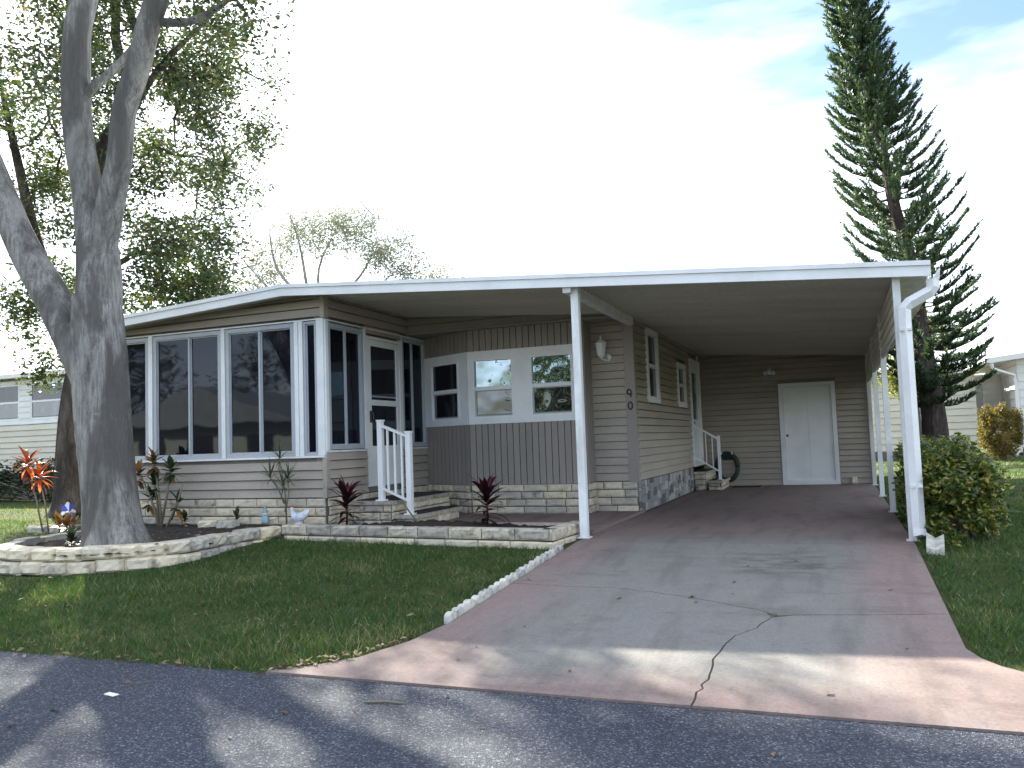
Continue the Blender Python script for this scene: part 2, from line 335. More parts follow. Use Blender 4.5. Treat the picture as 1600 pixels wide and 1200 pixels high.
# ------------------------------------------------------------------ the house
HOME = empty('mobile_home', (-5.5,5,0), 'taupe lap-sided mobile home with white-edged roof, screened porch and open carport', 'house')
def zc(x): return 2.62-.071*x if x > -7.16 else 3.128+.064*(x+7.16)
class Pl:                                   # a vertical plane: start, end, outward normal
    def __init__(s, a, b, n):
        s.a = Vector((*a,0)); s.L = math.dist(a,b); s.u = (Vector((*b,0))-s.a)/s.L; s.n = Vector((*n,0)).normalized()
    def p(s, t, d, z): return s.a+s.u*t+s.n*d+Vector((0,0,z))
    def box(s, m, t0, t1, d0, d1, z0, z1, z1b=None):
        z1b = z1 if z1b is None else z1b
        vs = [s.p(t0,d0,z0),s.p(t1,d0,z0),s.p(t1,d1,z0),s.p(t0,d1,z0),s.p(t0,d0,z1),s.p(t1,d0,z1b),s.p(t1,d1,z1b),s.p(t0,d1,z1)]
        return m.add(vs, [(3,2,1,0),(4,5,6,7),(0,1,5,4),(1,2,6,5),(2,3,7,6),(3,0,4,7)])
def free(t0, t1, z0, z1, ops):              # pieces of [t0,t1] outside the openings that cut z0..z1
    seg = [(t0,t1)]
    for a, b, c, d in ops:
        if d <= z0+.004 or c >= z1-.004: continue
        seg = [q for s in seg for q in ((s[0],min(s[1],a)),(max(s[0],b),s[1])) if q[1]-q[0] > .02]
    return seg
def wall(pl, z0, top, ops=(), course=.115, mat='siding', parent=None, backing=True, trange=None, name='wall', bmat='trim_taupe'):
    t0, t1 = trange or (0, pl.L)
    w_ = M()
    tops = lambda t: top(pl.p(t,0,0).x)
    if backing:
        db = -.065 if ops else -.012
        pl.box(w_, t0, t1, -.14, db, z0, tops(t0)-.004, tops(t1)-.004)
        wo_ = w_.build(name, bmat, parent or HOME)
    else: wo_ = parent
    z = z0
    while z < max(tops(t0), tops(t1)):
        segs = []
        for a, b in free(t0, t1, z, z+course, list(ops)):
            if b-a > 3.0: c_ = a+(b-a)*(.3+.4*((round(z*100)*37) % 100)/100); segs += [(a,c_-.0015),(c_+.0015,b)]
            else: segs.append((a,b))
        for a, b in segs:
            za, zb = min(z+course, tops(a)-.002), min(z+course, tops(b)-.002)
            if max(za,zb)-z < .012: continue
            za, zb = max(za, z+.012), max(zb, z+.012)
            m_ = M(); d0, d1 = .036, .010; z_ = z; z = z+.011
            m_.add([pl.p(a,0,z),pl.p(b,0,z),pl.p(b,d0,z),pl.p(a,d0,z),pl.p(a,0,za),pl.p(b,0,zb),pl.p(b,d1,zb),pl.p(a,d1,za)],
                   [(3,2,1,0),(4,5,6,7),(0,1,5,4),(1,2,6,5),(2,3,7,6),(3,0,4,7)])
            m_.build('siding_board', mat, wo_); z = z_
        z += course
    return wo_
def rough_block(p, u, n, L, H, D, seed, cham=.012, rough=.010, side=.0):
    r = random.Random(seed); m_ = M(); cx = [0,.14,.38,.63,.86,1]; cz = [0,.2,.55,.83,1]; V = []
    for j, tz in enumerate(cz):
        for i, tx in enumerate(cx):
            e = i in (0,5) or j in (0,4); out = -cham if e else r.uniform(-rough*.3, rough)
            if i in (0,5): out -= side
            V.append(p+u*(L*tx+(0 if e else r.uniform(-.01,.01)))+Vector((0,0,H*tz))+n*out)
    F = [(j*6+i,j*6+i+1,(j+1)*6+i+1,(j+1)*6+i) for j in range(4) for i in range(5)]
    b = len(V); V += [p-n*D,p+u*L-n*D,p+u*L-n*D+Vector((0,0,H)),p-n*D+Vector((0,0,H))]
    F += [(b,b+1)+tuple(range(5,-1,-1)), (b+3,)+tuple(range(24,30))+(b+2,), (b,0,6,12,18,24,b+3), (b+1,b+2,29,23,17,11,5), (b+1,b,b+3,b+2)]
    return m_.add(V, F)
SEED = [100]
def blocks(pl, z0, z1, rows, L, parent, mat='lime', ops=(), gap=.013, D=.075, d=.045, trange=None, jitter=.25):
    H = (z1-z0)/rows; t0, t1 = trange or (0, pl.L); r = random.Random(SEED[0])
    for k in range(rows):
        for a, b in free(t0, t1, z0+k*H, z0+(k+1)*H, list(ops)):
            t = a - (L*.5 if k % 2 else 0) + r.uniform(-.05,.05)
            while t < b-.02:
                l_ = L*(1+r.uniform(-jitter,jitter)); s, e = max(a,t)+gap/2, min(b,t+l_)-gap/2; t += l_
                if e-s < .03: continue
                SEED[0] += 1
                rough_block(pl.p(s,d,z0+k*H+gap/2), pl.u, pl.n, e-s, H-gap, D, SEED[0]).build('stone_block', mat(r) if callable(mat) else mat, parent)
# walls
FR = Pl((-10.95,.24),(-6.8,.24),(0,-1)); RE = Pl((-6.8,.24),(-6.8,3.1),(1,0))
BL = Pl((-6.8,3.1),(-5.8,2.6),(-.447,-.894)); BC = Pl((-5.8,2.6),(-4.0,2.6),(0,-1)); BR = Pl((-4.0,2.6),(-4.0,3.0),(1,0))
FW = Pl((-4.0,3.0),(-3.352,3.0),(0,-1)); SW = Pl((-3.352,3.0),(-3.352,9.44),(1,0)); RW = Pl((-3.352,9.44),(.04,9.44),(0,-1))
fx = lambda x: x+10.95
Wz0, Wz1 = 1.0, 2.76
wins = [(-10.86,-9.745,-10.24),(-9.655,-8.455,-9.02),(-8.375,-7.255,-7.82),(-7.105,-6.905,None)]
wF = wall(FR, .45, zc, [(fx(-10.95),fx(-6.8),Wz0,Wz1)], course=.118)
wR = wall(RE, .45, zc, [(-.05,.985,Wz0+.06,Wz1),(.985,2.025,.53,2.68),(2.025,2.9,Wz0+.06,Wz1+.02)], course=.118)
wS = wall(FW, .46, zc); wSide = wall(SW, .46, zc, [(.83,1.75,1.62,2.82),(3.46,4.37,1.62,2.47),(4.88,6.12,.46,2.66)])
wB = wall(RW, .0, zc, [(1.60,2.74,.0,2.125)])
# header over the bay, its underside and the bay panelling
HD = Pl((-6.8,2.55),(-3.352,2.55),(0,-1)); hdr = wall(HD, 2.83, zc, name='header')
M().box(-6.8,-3.36,2.45,3.12,2.80,2.828).build('soffit_board', 'trim_taupe', hdr)
def planks(pl, z0, z1, parent, wd=.098, trange=None):
    t0, t1 = trange or (0, pl.L); k = max(1, round((t1-t0)/wd)); s = (t1-t0)/k
    for i in range(k): pl.box(M(), t0+i*s+.006, t0+(i+1)*s-.006, -.002, .030, z0, z1).build('plank', 'plank', parent)
for pl in (BL, BC, BR):
    wbay = pl.box(M(), 0, pl.L, -.08, -.001, .46, 2.82).build('wall', 'trim_taupe', HOME)
    if pl is not BR: planks(pl, .46, 1.37, wbay); planks(pl, 2.47, 2.80, wbay)
    else: planks(pl, .46, 2.80, wbay)
# stone skirting
def skirt(pl, z0, z1, rows, ops=(), mat='lime', L=.38, tr=None):
    t0, t1 = tr or (0, pl.L)
    s = pl.box(M(), t0, t1, -.1, .012, z0-.05, z1).build('skirting', 'mortar', HOME)
    blocks(pl, z0, z1, rows, L, s, mat, ops, trange=tr)
lg = lambda r: 'lime_grey' if r.random() < .12 else 'lime'
skirt(FR, -.02, .45, 4, mat=lg); skirt(RE, .0, .45, 4, mat=lg)
skirt(BL, .03, .46, 4, mat=lg, L=.34); skirt(BC, .03, .46, 4, mat=lg, L=.34); skirt(BR, .03, .46, 4, L=.3); skirt(FW, .0, .46, 4, mat=lg, L=.36)
s = SW.box(M(), 0, 4.87, -.1, -.002, -.02, .46).build('skirting', 'mortar', HOME); r = random.Random(4); t = .0
while t < 4.83:
    wd = r.uniform(.13,.27); wd = min(wd, 4.86-t); z = .0
    while z < .44:
        h = r.choice((.06,.09,.12,.15)); h = .455-z if .455-z-h < .05 else h
        SW.box(M(), t+.004, t+wd-.004, -.002, r.uniform(.006,.016), z+.004, z+h-.004).build('stone', 'mosaic_'+r.choice(('dark','mid','mid','pale','pale')), s); z += h
    t += wd
# corner trims
tr = M().box(-3.47,-3.325,2.962,2.998,.44,2.855).box(-3.352,-3.325,2.999,3.10,.44,2.852).build('corner_trim', 'plank', HOME)
for z0, z1 in ((.45,.97),(2.795,3.085)): M().prism([(-6.835,.205,z0),(-6.772,.205,z0),(-6.772,.30,z0),(-6.80,.30,z0),(-6.80,.235,z0),(-6.835,.235,z0)], (0,0,z1-z0)).build('corner_trim', 'siding', HOME)
M().box(-3.352,-3.325,9.38,9.418,.46,2.85).build('corner_trim', 'siding', HOME)
M().box(-.005,.045,9.36,9.418,0,2.6).build('corner_trim', 'trim_taupe', HOME)
# windows
def screen_window(pl, t0, t1, z0, z1, div, fr=.055):
    m_ = M()
    pl.box(m_, t0, t1, -.02, .022, z0, z0+fr); pl.box(m_, t0, t1, -.02, .022, z1-fr, z1); pl.box(m_, t0, t0+fr, -.02, .022, z0+fr, z1-fr); pl.box(m_, t1-fr, t1, -.02, .022, z0+fr, z1-fr)
    w_ = m_.build('window', 'alu', HOME)
    cells = [(t0+fr, t1-fr)] if div is None else [(t0+fr, div-.012), (div+.012, t1-fr)]
    if div is not None: pl.box(M(), div-.012, div+.012, -.03, .012, z0+fr, z1-fr).build('mullion', 'alu', w_)
    for i, (a, b) in enumerate(cells):
        dd = -.008 if i == 0 else -.02; f = .016; m_ = M()
        pl.box(m_, a, a+f, dd-.012, dd+.006, z0+fr, z1-fr); pl.box(m_, b-f, b, dd-.012, dd+.006, z0+fr, z1-fr); pl.box(m_, a+f, b-f, dd-.012, dd+.006, z0+fr, z0+fr+f); pl.box(m_, a+f, b-f, dd-.012, dd+.006, z1-fr-f, z1-fr)
        m_.build('sash', 'alu', w_)
        pl.box(M(), a+f, b-f, dd-.010, dd-.004, z0+fr+f, z1-fr-f).build('pane', 'screen_glass', w_)
    return w_
for x0, x1, dv in wins: screen_window(FR, fx(x0), fx(x1), Wz0, Wz1, fx(dv) if dv else None, .055 if dv else .03)
for x0, x1 in ((-10.945,-10.865),(-9.735,-9.665),(-8.445,-8.385),(-7.245,-7.185),(-7.175,-7.115),(-6.895,-6.79)):
    FR.box(M(), fx(x0), fx(x1), -.04, .034, Wz0, Wz1+.01).build('window_post', 'white', HOME)
FR.box(M(), .01, 4.15, -.04, .045, Wz0-.028, Wz0-.002).build('sill', 'white', HOME); FR.box(M(), .01, 4.15, -.04, .028, Wz1+.012, Wz1+.03).build('window_head', 'white', HOME)
screen_window(RE, .06, .94, Wz0+.07, Wz1-.02, .50); screen_window(RE, 2.05, 2.84, Wz0+.07, Wz1+.0, .45*.79+2.05)
RE.box(M(), .0, 2.86, -.04, .026, Wz1+.002, Wz1+.02).build('window_head', 'white_worn', HOME)
RE.box(M(), .0, .985, -.04, .03, Wz0+.036, Wz0+.06).build('sill', 'white_worn', HOME); RE.box(M(), 2.03, 2.86, -.04, .03, Wz0+.036, Wz0+.06).build('sill', 'white_worn', HOME)
for a, b_ in ((-.006,.055),(.942,.996),(2.014,2.048)): RE.box(M(), a, b_, -.04, .03, Wz0+.062, Wz1-.002).build('window_post', 'white', HOME)
# storm door
def frame(pl, t0, t1, z0, z1, fw, d0, d1, m_=None):
    m_ = m_ or M(); pl.box(m_, t0, t1, d0, d1, z0, z0+fw); pl.box(m_, t0, t1, d0, d1, z1-fw, z1); pl.box(m_, t0, t0+fw, d0, d1, z0+fw, z1-fw); pl.box(m_, t1-fw, t1, d0, d1, z0+fw, z1-fw); return m_
dm = frame(RE, 1.0, 2.01, .53, 2.67, .045, -.04, .028); d_ = dm.build('door', 'white', HOME)
m_ = frame(RE, 1.05, 1.965, .575, 2.62, .085, -.02, .02); RE.box(m_, 1.135, 1.88, -.02, .02, 1.68, 1.76); RE.box(m_, 1.135, 1.88, -.02, .018, .66, 1.10); m_.build('door_leaf', 'white', d_)
RE.box(M(), 1.135, 1.88, -.012, -.002, 1.76, 2.535).build('pane', 'dark_glass', d_); RE.box(M(), 1.135, 1.88, -.012, -.002, 1.10, 1.68).build('pane', 'dark_glass', d_)
RE.box(M(), 1.135, 1.88, .0, .006, 1.80, 1.82).build('sash_rail', 'alu', d_)
m_ = M(); RE.box(m_, 1.075, 1.11, .02, .035, 1.43, 1.60); m_.tube([RE.p(1.09,.03,1.44),RE.p(1.09,.07,1.47),RE.p(1.09,.07,1.56),RE.p(1.09,.03,1.59)], .009, 6); m_.build('handle', 'dark_metal', d_)
# double hung windows of the bay: one white band with three windows
band = M(); BC.box(band, -.0, 1.8, -.01, .048, 1.37, 1.45); BC.box(band, 0, 1.8, -.01, .048, 2.36, 2.475)
for a, b in ((0,.075),(.745,1.0),(1.67,1.80)): BC.box(band, a, b, -.01, .046, 1.45, 2.36)
BL.box(band, 0, 1.118, -.01, .048, 1.37, 1.45); BL.box(band, 0, 1.118, -.01, .048, 2.36, 2.475)
for a, b in ((0,.2),(.92,1.118)): BL.box(band, a, b, -.01, .046, 1.45, 2.36)
band = band.build('window_surround', 'white', HOME)
def hung(pl, t0, t1, z0, z1, gl='window_glass', fr=.035, parent=HOME, depth=.02):
    w_ = frame(pl, t0, t1, z0, z1, fr, -.03, depth).build('window', 'white', parent); zm = (z0+z1)/2
    pl.box(M(), t0+fr, t1-fr, -.028, depth-.008, zm-.028, zm+.028).build('meeting_rail', 'white', w_)
    pl.box(M(), t0+fr, t1-fr, -.03, .014, zm+.028, z1-fr).build('pane', gl, w_); pl.box(M(), t0+fr+.012, t1-fr-.012, -.03, .006, z0+fr+.03, zm-.028).build('pane', 'lower_glass', w_)
    frame(pl, t0+fr, t1-fr, z0+fr, zm-.029, .014, -.03, .016).build('sash', 'alu', w_)
    return w_
hung(BC, .075, .745, 1.45, 2.36, depth=.055); hung(BC, 1.0, 1.67, 1.45, 2.36, depth=.055); hung(BL, .2, .92, 1.45, 2.36, 'dark_glass', depth=.055)
def side_window(t0, t1, z0, z1):
    w_ = frame(SW, t0, t1, z0, z1, .10, -.06, .045).build('window', 'white', HOME); zm = (z0+z1)/2
    SW.box(M(), t0+.1, t1-.1, -.04, .03, zm-.03, zm+.03).build('meeting_rail', 'white', w_)
    for a, b in ((z0+.1, zm-.03), (zm+.03, z1-.1)): SW.box(M(), t0+.1, t1-.1, -.04, .0, a, b).build('pane', 'dark_glass', w_)
side_window(.84,1.74,1.63,2.81); side_window(3.47,4.36,1.63,2.46)
# side door
d_ = frame(SW, 4.89, 6.11, .47, 2.65, .09, -.05, .05).build('door', 'white', HOME)
m_ = frame(SW, 4.985, 6.015, .565, 2.55, .16, -.03, .02); SW.box(m_, 5.145, 5.855, -.03, .02, 1.3, 1.42); SW.box(m_, 5.145, 5.855, -.03, .016, .725, 1.3); m_.build('door_leaf', 'white', d_)
SW.box(M(), 5.145, 5.855, -.02, .0, 1.42, 2.39).build('pane', 'window_glass', d_)
M().tube([SW.p(5.06,.02,1.35),SW.p(5.06,.075,1.35)], [.012,.03], 10).build('knob', 'alu', d_)
# storage door at the back of the carport
d_ = frame(RW, 1.61, 2.73, .0, 2.115, .085, -.05, .045).build('door', 'white', HOME)
RW.box(M(), 1.70, 2.1685, -.02, .010, .03, 2.025).build('door_leaf', 'white', d_); RW.box(M(), 2.1715, 2.64, -.02, .010, .03, 2.025).build('door_leaf', 'white', d_)
M().tube([RW.p(1.75,.012,1.02),RW.p(1.75,.06,1.02)], [.012,.028], 10).build('knob', 'dark_metal', d_)
# hidden walls that close the volume
M().box(-10.95,-10.85,.40,13,0,zc(-10.95)-.02).build('wall', 'siding', HOME); M().box(-10.85,.04,12.9,13,0,2.6).build('wall', 'siding', HOME); M().box(-.06,.04,9.55,12.9,0,2.58).build('wall', 'siding', HOME)
M().box(-6.9,-6.8,3.1,3.2,0.5,3.0).box(-6.8,-4.05,3.25,3.3,.4,2.85).build('wall', 'trim_taupe', HOME)
# roof
X0, XA, X1 = -11.02, -7.16, .30
def xz(off): return [(X0,zc(X0)+off),(XA,zc(XA)+off),(X1,zc(X1)+off)]
def strip(m_, lo, hi, y0, y1, x0=X0, x1=X1):
    for a, b in ((x0,XA),(XA,x1)):
        m_.add([(a,y0,zc(a)+lo),(b,y0,zc(b)+lo),(b,y0,zc(b)+hi),(a,y0,zc(a)+hi),(a,y1,zc(a)+lo),(b,y1,zc(b)+lo),(b,y1,zc(b)+hi),(a,y1,zc(a)+hi)],
               [(0,1,2,3),(5,4,7,6),(3,2,6,7),(1,0,4,5),(4,0,3,7),(1,5,6,2)])
    return m_
roof = strip(M(), .022, .07, -.10, 13.2).build('roof', 'white', HOME)
strip(M(), -.07, .03, -.165, -.125).build('fascia', 'white', roof); strip(M(), .032, .078, -.185, -.10).build('fascia_cap', 'white', roof)
so = M(); rows = []; y = -.12
while y < 9.42:
    rows += [(y,.0),(y+.115,.0),(y+.120,-.03),(y+.136,-.03),(y+.141,.0)]; y += .145
cx = [X0+.05, XA, .26]; so.add([(x,yy,zc(x)+.012+dz) for yy, dz in rows for x in cx], [(j*3+i,(j+1)*3+i,(j+1)*3+i+1,j*3+i+1) for j in range(len(rows)-1) for i in range(2)])
so.build('soffit', 'ceiling', roof)
gt = M().prism([(.265,-.12,2.50),(.375,-.12,2.50),(.385,-.12,2.605),(.375,-.12,2.605),(.365,-.12,2.51),(.275,-.12,2.51),(.275,-.12,2.60),(.265,-.12,2.60)], (0,13.1,0)).build('gutter', 'white_worn', roof)
dsp = [(.315,-.10,2.505),(.315,-.10,2.43),(.285,-.10,2.385),(.10,-.115,2.29),(.055,-.12,2.24),(.05,-.12,2.12),(.05,-.12,.14),(.055,-.15,.06)]
ds = M().tube(dsp, .058, 4).build('downspout', 'white', roof)
for z in (2.02, .52): M().box(-.004,.104,-.172,-.03,z,z+.025).build('strap', 'white_worn', ds)
# posts, beam, valance
def post(x, y, top, s=.075): 
    p_ = M().box(x-s/2,x+s/2,y-s/2,y+s/2,.0,top).build('support_post', 'white_worn', HOME); M().box(x-s*.8,x+s*.8,y-s*.8,y+s*.8,0,.012).build('base_plate', 'white_worn', p_); return p_
post(-3.29,0,zc(-3.29)-.03,.085); post(.0,0,2.60,.07)
for y in (3.1,5.9,8.9): post(.0,y,2.60,.07)
M().add([(-3.40,-.12,zc(-3.4)-.13),(-3.31,-.12,zc(-3.4)-.13),(-3.31,2.96,zc(-3.4)-.13),(-3.40,2.96,zc(-3.4)-.13),(-3.40,-.12,zc(-3.4)-.004),(-3.31,-.12,zc(-3.31)-.006),(-3.31,2.96,zc(-3.31)-.006),(-3.40,2.96,zc(-3.4)-.004)],
        [(3,2,1,0),(4,5,6,7),(0,1,5,4),(1,2,6,5),(2,3,7,6),(3,0,4,7)]).build('beam', 'white_worn', HOME)
va = M().box(-.012,.012,.05,9.36,2.02,2.05).build('valance', 'white_worn', HOME)
for k in range(5):
    z = 2.055+k*.108; M().prism([(-.030,.05,z),(-.012,.05,z),(-.006,.05,z+.105),(-.012,.05,z+.105)], (0,9.3,0)).build('slat', 'neigh_cream', va)
    M().prism([(.012,.05,z),(.030,.05,z),(.012,.05,z+.105),(.006,.05,z+.105)], (0,9.3,0)).build('slat', 'neigh_cream', va)
M().box(.0,.27,-.05,9.4,2.575,2.583).build('soffit_board', 'white_worn', roof)
# house number
nb = empty('house_number', (-3.405,2.955,1.6), parent=HOME)
def ell(cx, cz, rx, rz, n=20): return [(cx+rx*math.cos(2*math.pi*i/n), 2.954, cz+rz*math.sin(2*math.pi*i/n)) for i in range(n+1)]
M().tube(ell(-3.405,1.555,.030,.054), .0095, 8).build('digit', 'black_paint', nb)
m_ = M().tube(ell(-3.413,1.755,.030,.036), .0095, 8); m_.tube([(-3.383,2.954,1.755),(-3.385,2.954,1.715),(-3.396,2.954,1.675)], .0095, 8); m_.build('digit', 'black_paint', nb)
# small fittings on the walls
M().tube([SW.p(4.78,.02,.62),SW.p(4.78,.07,.62)], .03, 10).build('spigot', 'white', HOME)
# ------------------------------------------------------------------ steps and railings
def steps(name, label, spec, treads):
    e = empty(name, spec[0], label, 'steps')
    for (x0,x1,y0,y1,z0,z1) in spec[1]:
        b_ = M().box(x0,x1-.03,y0+.03,y1-.03,z0,z1-.045).build('step_core', 'mortar', e)
        for a, b, n in (((x0,y0+.03),(x1-.03,y0+.03),(0,-1)), ((x1-.03,y0+.03),(x1-.03,y1-.03),(1,0))):
            blocks(Pl(a,b,n), z0, z1-.045, max(1,round((z1-z0)/.12)), .33, b_, 'lime_grey' if n[1] else 'lime', D=.025, d=.022)
        M().box(x0,x1+.015,y0-.012,y1+.012,z1-.044,z1).build('tread', 'lime_grey', e)
    for (x0,x1,y0,y1,z) in treads: M().box(x0,x1,y0,y1,z+.001,z+.012).build('tread_mat', 'mat_black', e)
    return e
steps('entry_steps', 'two pale block steps with black treads below the white storm door',
      ((-6.3,1.5,0), [(-6.79,-6.08,.66,2.45,.02,.37),(-6.05,-5.72,.66,2.0,.02,.19)]), [(-6.7,-6.11,.80,2.4,.37),(-6.04,-5.75,.80,1.95,.19)])
steps('carport_steps', 'two block steps with black treads under the carport side door',
      ((-3.1,8.4,0), [(-3.33,-3.08,7.85,9.2,.0,.37),(-3.06,-2.78,7.85,9.0,.0,.19)]), [(-3.32,-3.10,7.95,9.15,.37),(-3.05,-2.80,7.95,8.95,.19)])
def railing(name, label, p0, p1, n, s0=.07, s1=.07, bw=.026):
    e = empty(name, ((p0[0]+p1[0])/2,(p0[1]+p1[1])/2,min(p0[2],p1[2])), label, 'railing')
    for (x,y,z0,z1), s in ((p0,s0),(p1,s1)):
        if not s: continue
        q = M().box(x-s/2,x+s/2,y-s/2,y+s/2,z0,z1).build('post', 'white', e); M().box(x-s*.62,x+s*.62,y-s*.62,y+s*.62,z1,z1+.022).build('cap', 'white', q); M().box(x-s*.95,x+s*.95,y-s*.8,y+s*.8,z0,z0+.018).build('foot', 'white', q)
    a, b = Vector((p0[0],p0[1],0)), Vector((p1[0],p1[1],0))
    ta, tb = p0[3]-.05, p1[3]-.05; ba, bb = p0[2]+.17, p1[2]+.17
    M().bar(a+Vector((0,0,ta)), b+Vector((0,0,tb)), .05, .035).build('top_rail', 'white', e); M().bar(a+Vector((0,0,ba)), b+Vector((0,0,bb)), .035, .03).build('bottom_rail', 'white', e)
    for i in range(1, n+1):
        t = i/(n+1); p = a.lerp(b,t); M().box(p.x-bw/2,p.x+bw/2,p.y-bw/2,p.y+bw/2,ba+(bb-ba)*t,ta+(tb-ta)*t).build('baluster', 'white', e)
railing('stair_railing', 'white metal railing with two posts beside the front entry steps', (-6.29,.76,.37,1.42), (-5.87,.76,.19,1.255), 3)
railing('stair_railing', 'thin white metal railing on the carport side steps', (-3.34,8.02,.50,1.36), (-2.84,8.02,.19,1.05), 3, 0, .055, .018)
# ------------------------------------------------------------------ planter
P_ = empty('planter', (-5.2,0,0), 'long low planter of grey split blocks below the bay window', 'planter')
pa, pb, pc = (-7.12,-.30), (-3.44,-.66), (-3.36,.27)
PF = Pl(pa, pb, (-.097,-.995)); PR = Pl(pb, pc, (.996,-.086))
for pl, z0, z1, mt in ((PF,-.07,.035,'lime'),(PF,.037,.165,'lime_grey'),(PR,-.07,.035,'lime'),(PR,.037,.165,'lime_grey')):
    blocks(pl, z0, z1, 1, .40, P_, mt, D=.15, d=.0, jitter=.06)
M().box(-5.7,-3.45,.32,.366,-.02,.13).build('back_kerb', 'lime', P_)
def bumpy(poly_x, poly_y, fz, name, mat, parent, inside, kind=None):
    V = [(x,y,fz(x,y)) for y in poly_y for x in poly_x]; nx = len(poly_x)
    F = [(j*nx+i,j*nx+i+1,(j+1)*nx+i+1,(j+1)*nx+i) for j in range(len(poly_y)-1) for i in range(nx-1) if inside((poly_x[i]+poly_x[i+1])/2,(poly_y[j]+poly_y[j+1])/2)]
    m_ = M(); m_.v = V; m_.f = F; o = m_.build(name, mat, parent, True); return o
def arange(a, b, s): return [a+i*s for i in range(int((b-a)/s)+1)]
rs = random.Random(12)
bumpy(arange(-7.1,-3.5,.05), arange(-.55,.33,.05), lambda x,y: .115+rs.uniform(-.012,.03)+.03*math.sin(x*2.1), 'soil', 'mulch', P_,
      lambda x,y: y > PF.a.y+(x-PF.a.x)*(-.0978)+.1 and not (x < -5.7 and y > .6))
# ------------------------------------------------------------------ ring wall round the oak
ringpts = [(-7.20,-.10),(-7.31,-.40),(-7.36,-.85),(-7.31,-1.3),(-7.33,-1.66),(-7.52,-1.98),(-7.83,-2.22),(-8.15,-2.39),(-8.54,-2.53),(-9.1,-2.54),(-9.55,-2.34),(-9.85,-1.95),(-10.0,-1.5),(-10.05,-1.0),(-10.0,-.55),(-9.8,-.12)]
def resample(pts, step):
    d = [0]
    for p, q in zip(pts, pts[1:]): d.append(d[-1]+math.dist(p,q))
    n = max(1, round(d[-1]/step)); out = []
    for k in range(n+1):
        t = d[-1]*k/n; i = max(j for j in range(len(d)) if d[j] <= t+1e-9); i = min(i, len(pts)-2)
        f = (t-d[i])/(d[i+1]-d[i]); out.append((pts[i][0]+(pts[i+1][0]-pts[i][0])*f, pts[i][1]+(pts[i+1][1]-pts[i][1])*f))
    return out
def block_wall(name, label, pts, courses, L, mats, D=.2, sidefn=-1):
    e = empty(name, (sum(p[0] for p in pts)/len(pts), sum(p[1] for p in pts)/len(pts), courses[0][0]), label, 'garden wall')
    r = random.Random(9)
    for k, (z0,z1,inset) in enumerate(courses):
        q = resample(pts, L/4); off = 0 if k % 2 else 2
        for i in range(off, len(q)-4, 4):
            a, b = Vector((*q[i],0)), Vector((*q[i+4],0)); u = (b-a); l_ = u.length; u.normalize(); nn = Vector((-u.y*sidefn, u.x*sidefn, 0)) 
            g_ = r.uniform(.003,.010); SEED[0] += 1; zz = r.uniform(-.012,.008)
            rough_block(a+u*g_-nn*(inset+r.uniform(0,.012))+Vector((0,0,z0+zz)), u, nn, l_-2*g_, z1-z0-.006, D, SEED[0], .030, .020, .026).build('stone_block', mats(r, q[i]), e)
    return e
block_wall('tree_ring_wall', 'curved two-course ring of cream retaining blocks around the big tree', ringpts, [(-.15,-.005,0),(-.004,.135,.02)], .30,
           lambda r, p: 'ring_grey' if (p[0] > -7.45 and p[1] > -1.4 and r.random() < .75) or p[0] < -9.3 else 'ring_stone', sidefn=1)
block_wall('bed_edge_wall', 'short row of grey and cream blocks in front of the porch skirting', [(-8.75,-.16),(-8.3,-.12),(-7.85,-.13)], [(.08,.20,0)], .30, lambda r, p: r.choice(('ring_stone','ring_grey')), D=.14, sidefn=-1)
block_wall('bed_edge_wall', 'sunlit low row of pale blocks on the lawn left of the trunk', [(-12.2,.05),(-11.6,.18),(-11.0,.35),(-10.6,.6)], [(-.06,.09,0)], .36, lambda r, p: 'ring_grey', D=.16, sidefn=-1)
def inring(x, y):
    return (x+8.65)**2/1.30**2+(y+1.35)**2/1.12**2 < 1 or (-9.95 < x < -7.42 and -1.2 < y < .22)
rs = random.Random(13)
struct(bumpy(arange(-10.1,-7.3,.06), arange(-2.5,.24,.06), lambda x,y: .05+.05*max(0,min(1,(y+1.2)/1.2))+rs.uniform(-.012,.022), 'garden_soil', 'mulch', None, inring))
# scalloped edging along the drive
E_ = empty('garden_edging', (-3.33,-2,-.1), 'row of small white scalloped concrete edging pieces along the driveway', 'edging')
sm = None; k = 0; y = -3.36
while y < -.72:
    x = -3.335+.006*math.sin(k*1.7)
    if sm is None:
        m_ = M(); n = 9; prof = [(.055*math.cos(math.pi*i/(n-1)), .075+.035*math.sin(math.pi*i/(n-1))) for i in range(n)]+[(-.055,0),(.055,0)]
        m_.prism([(-.027,a,b) for a,b in prof], (.054,0,0)); o = m_.build('edging_piece', 'edging', E_, loc=(0,0,0)); sm = o.data
    else: o = link('edging_piece', sm, None, E_, False, (0,0,0))
    o.location = Vector((x,y,gz(y)-.058+rnd.uniform(-.006,.006)))-WL[E_.name]; o.rotation_euler = (rnd.uniform(-.06,.06),rnd.uniform(-.08,.08),rnd.uniform(-.12,.12)); y += .118; k += 1
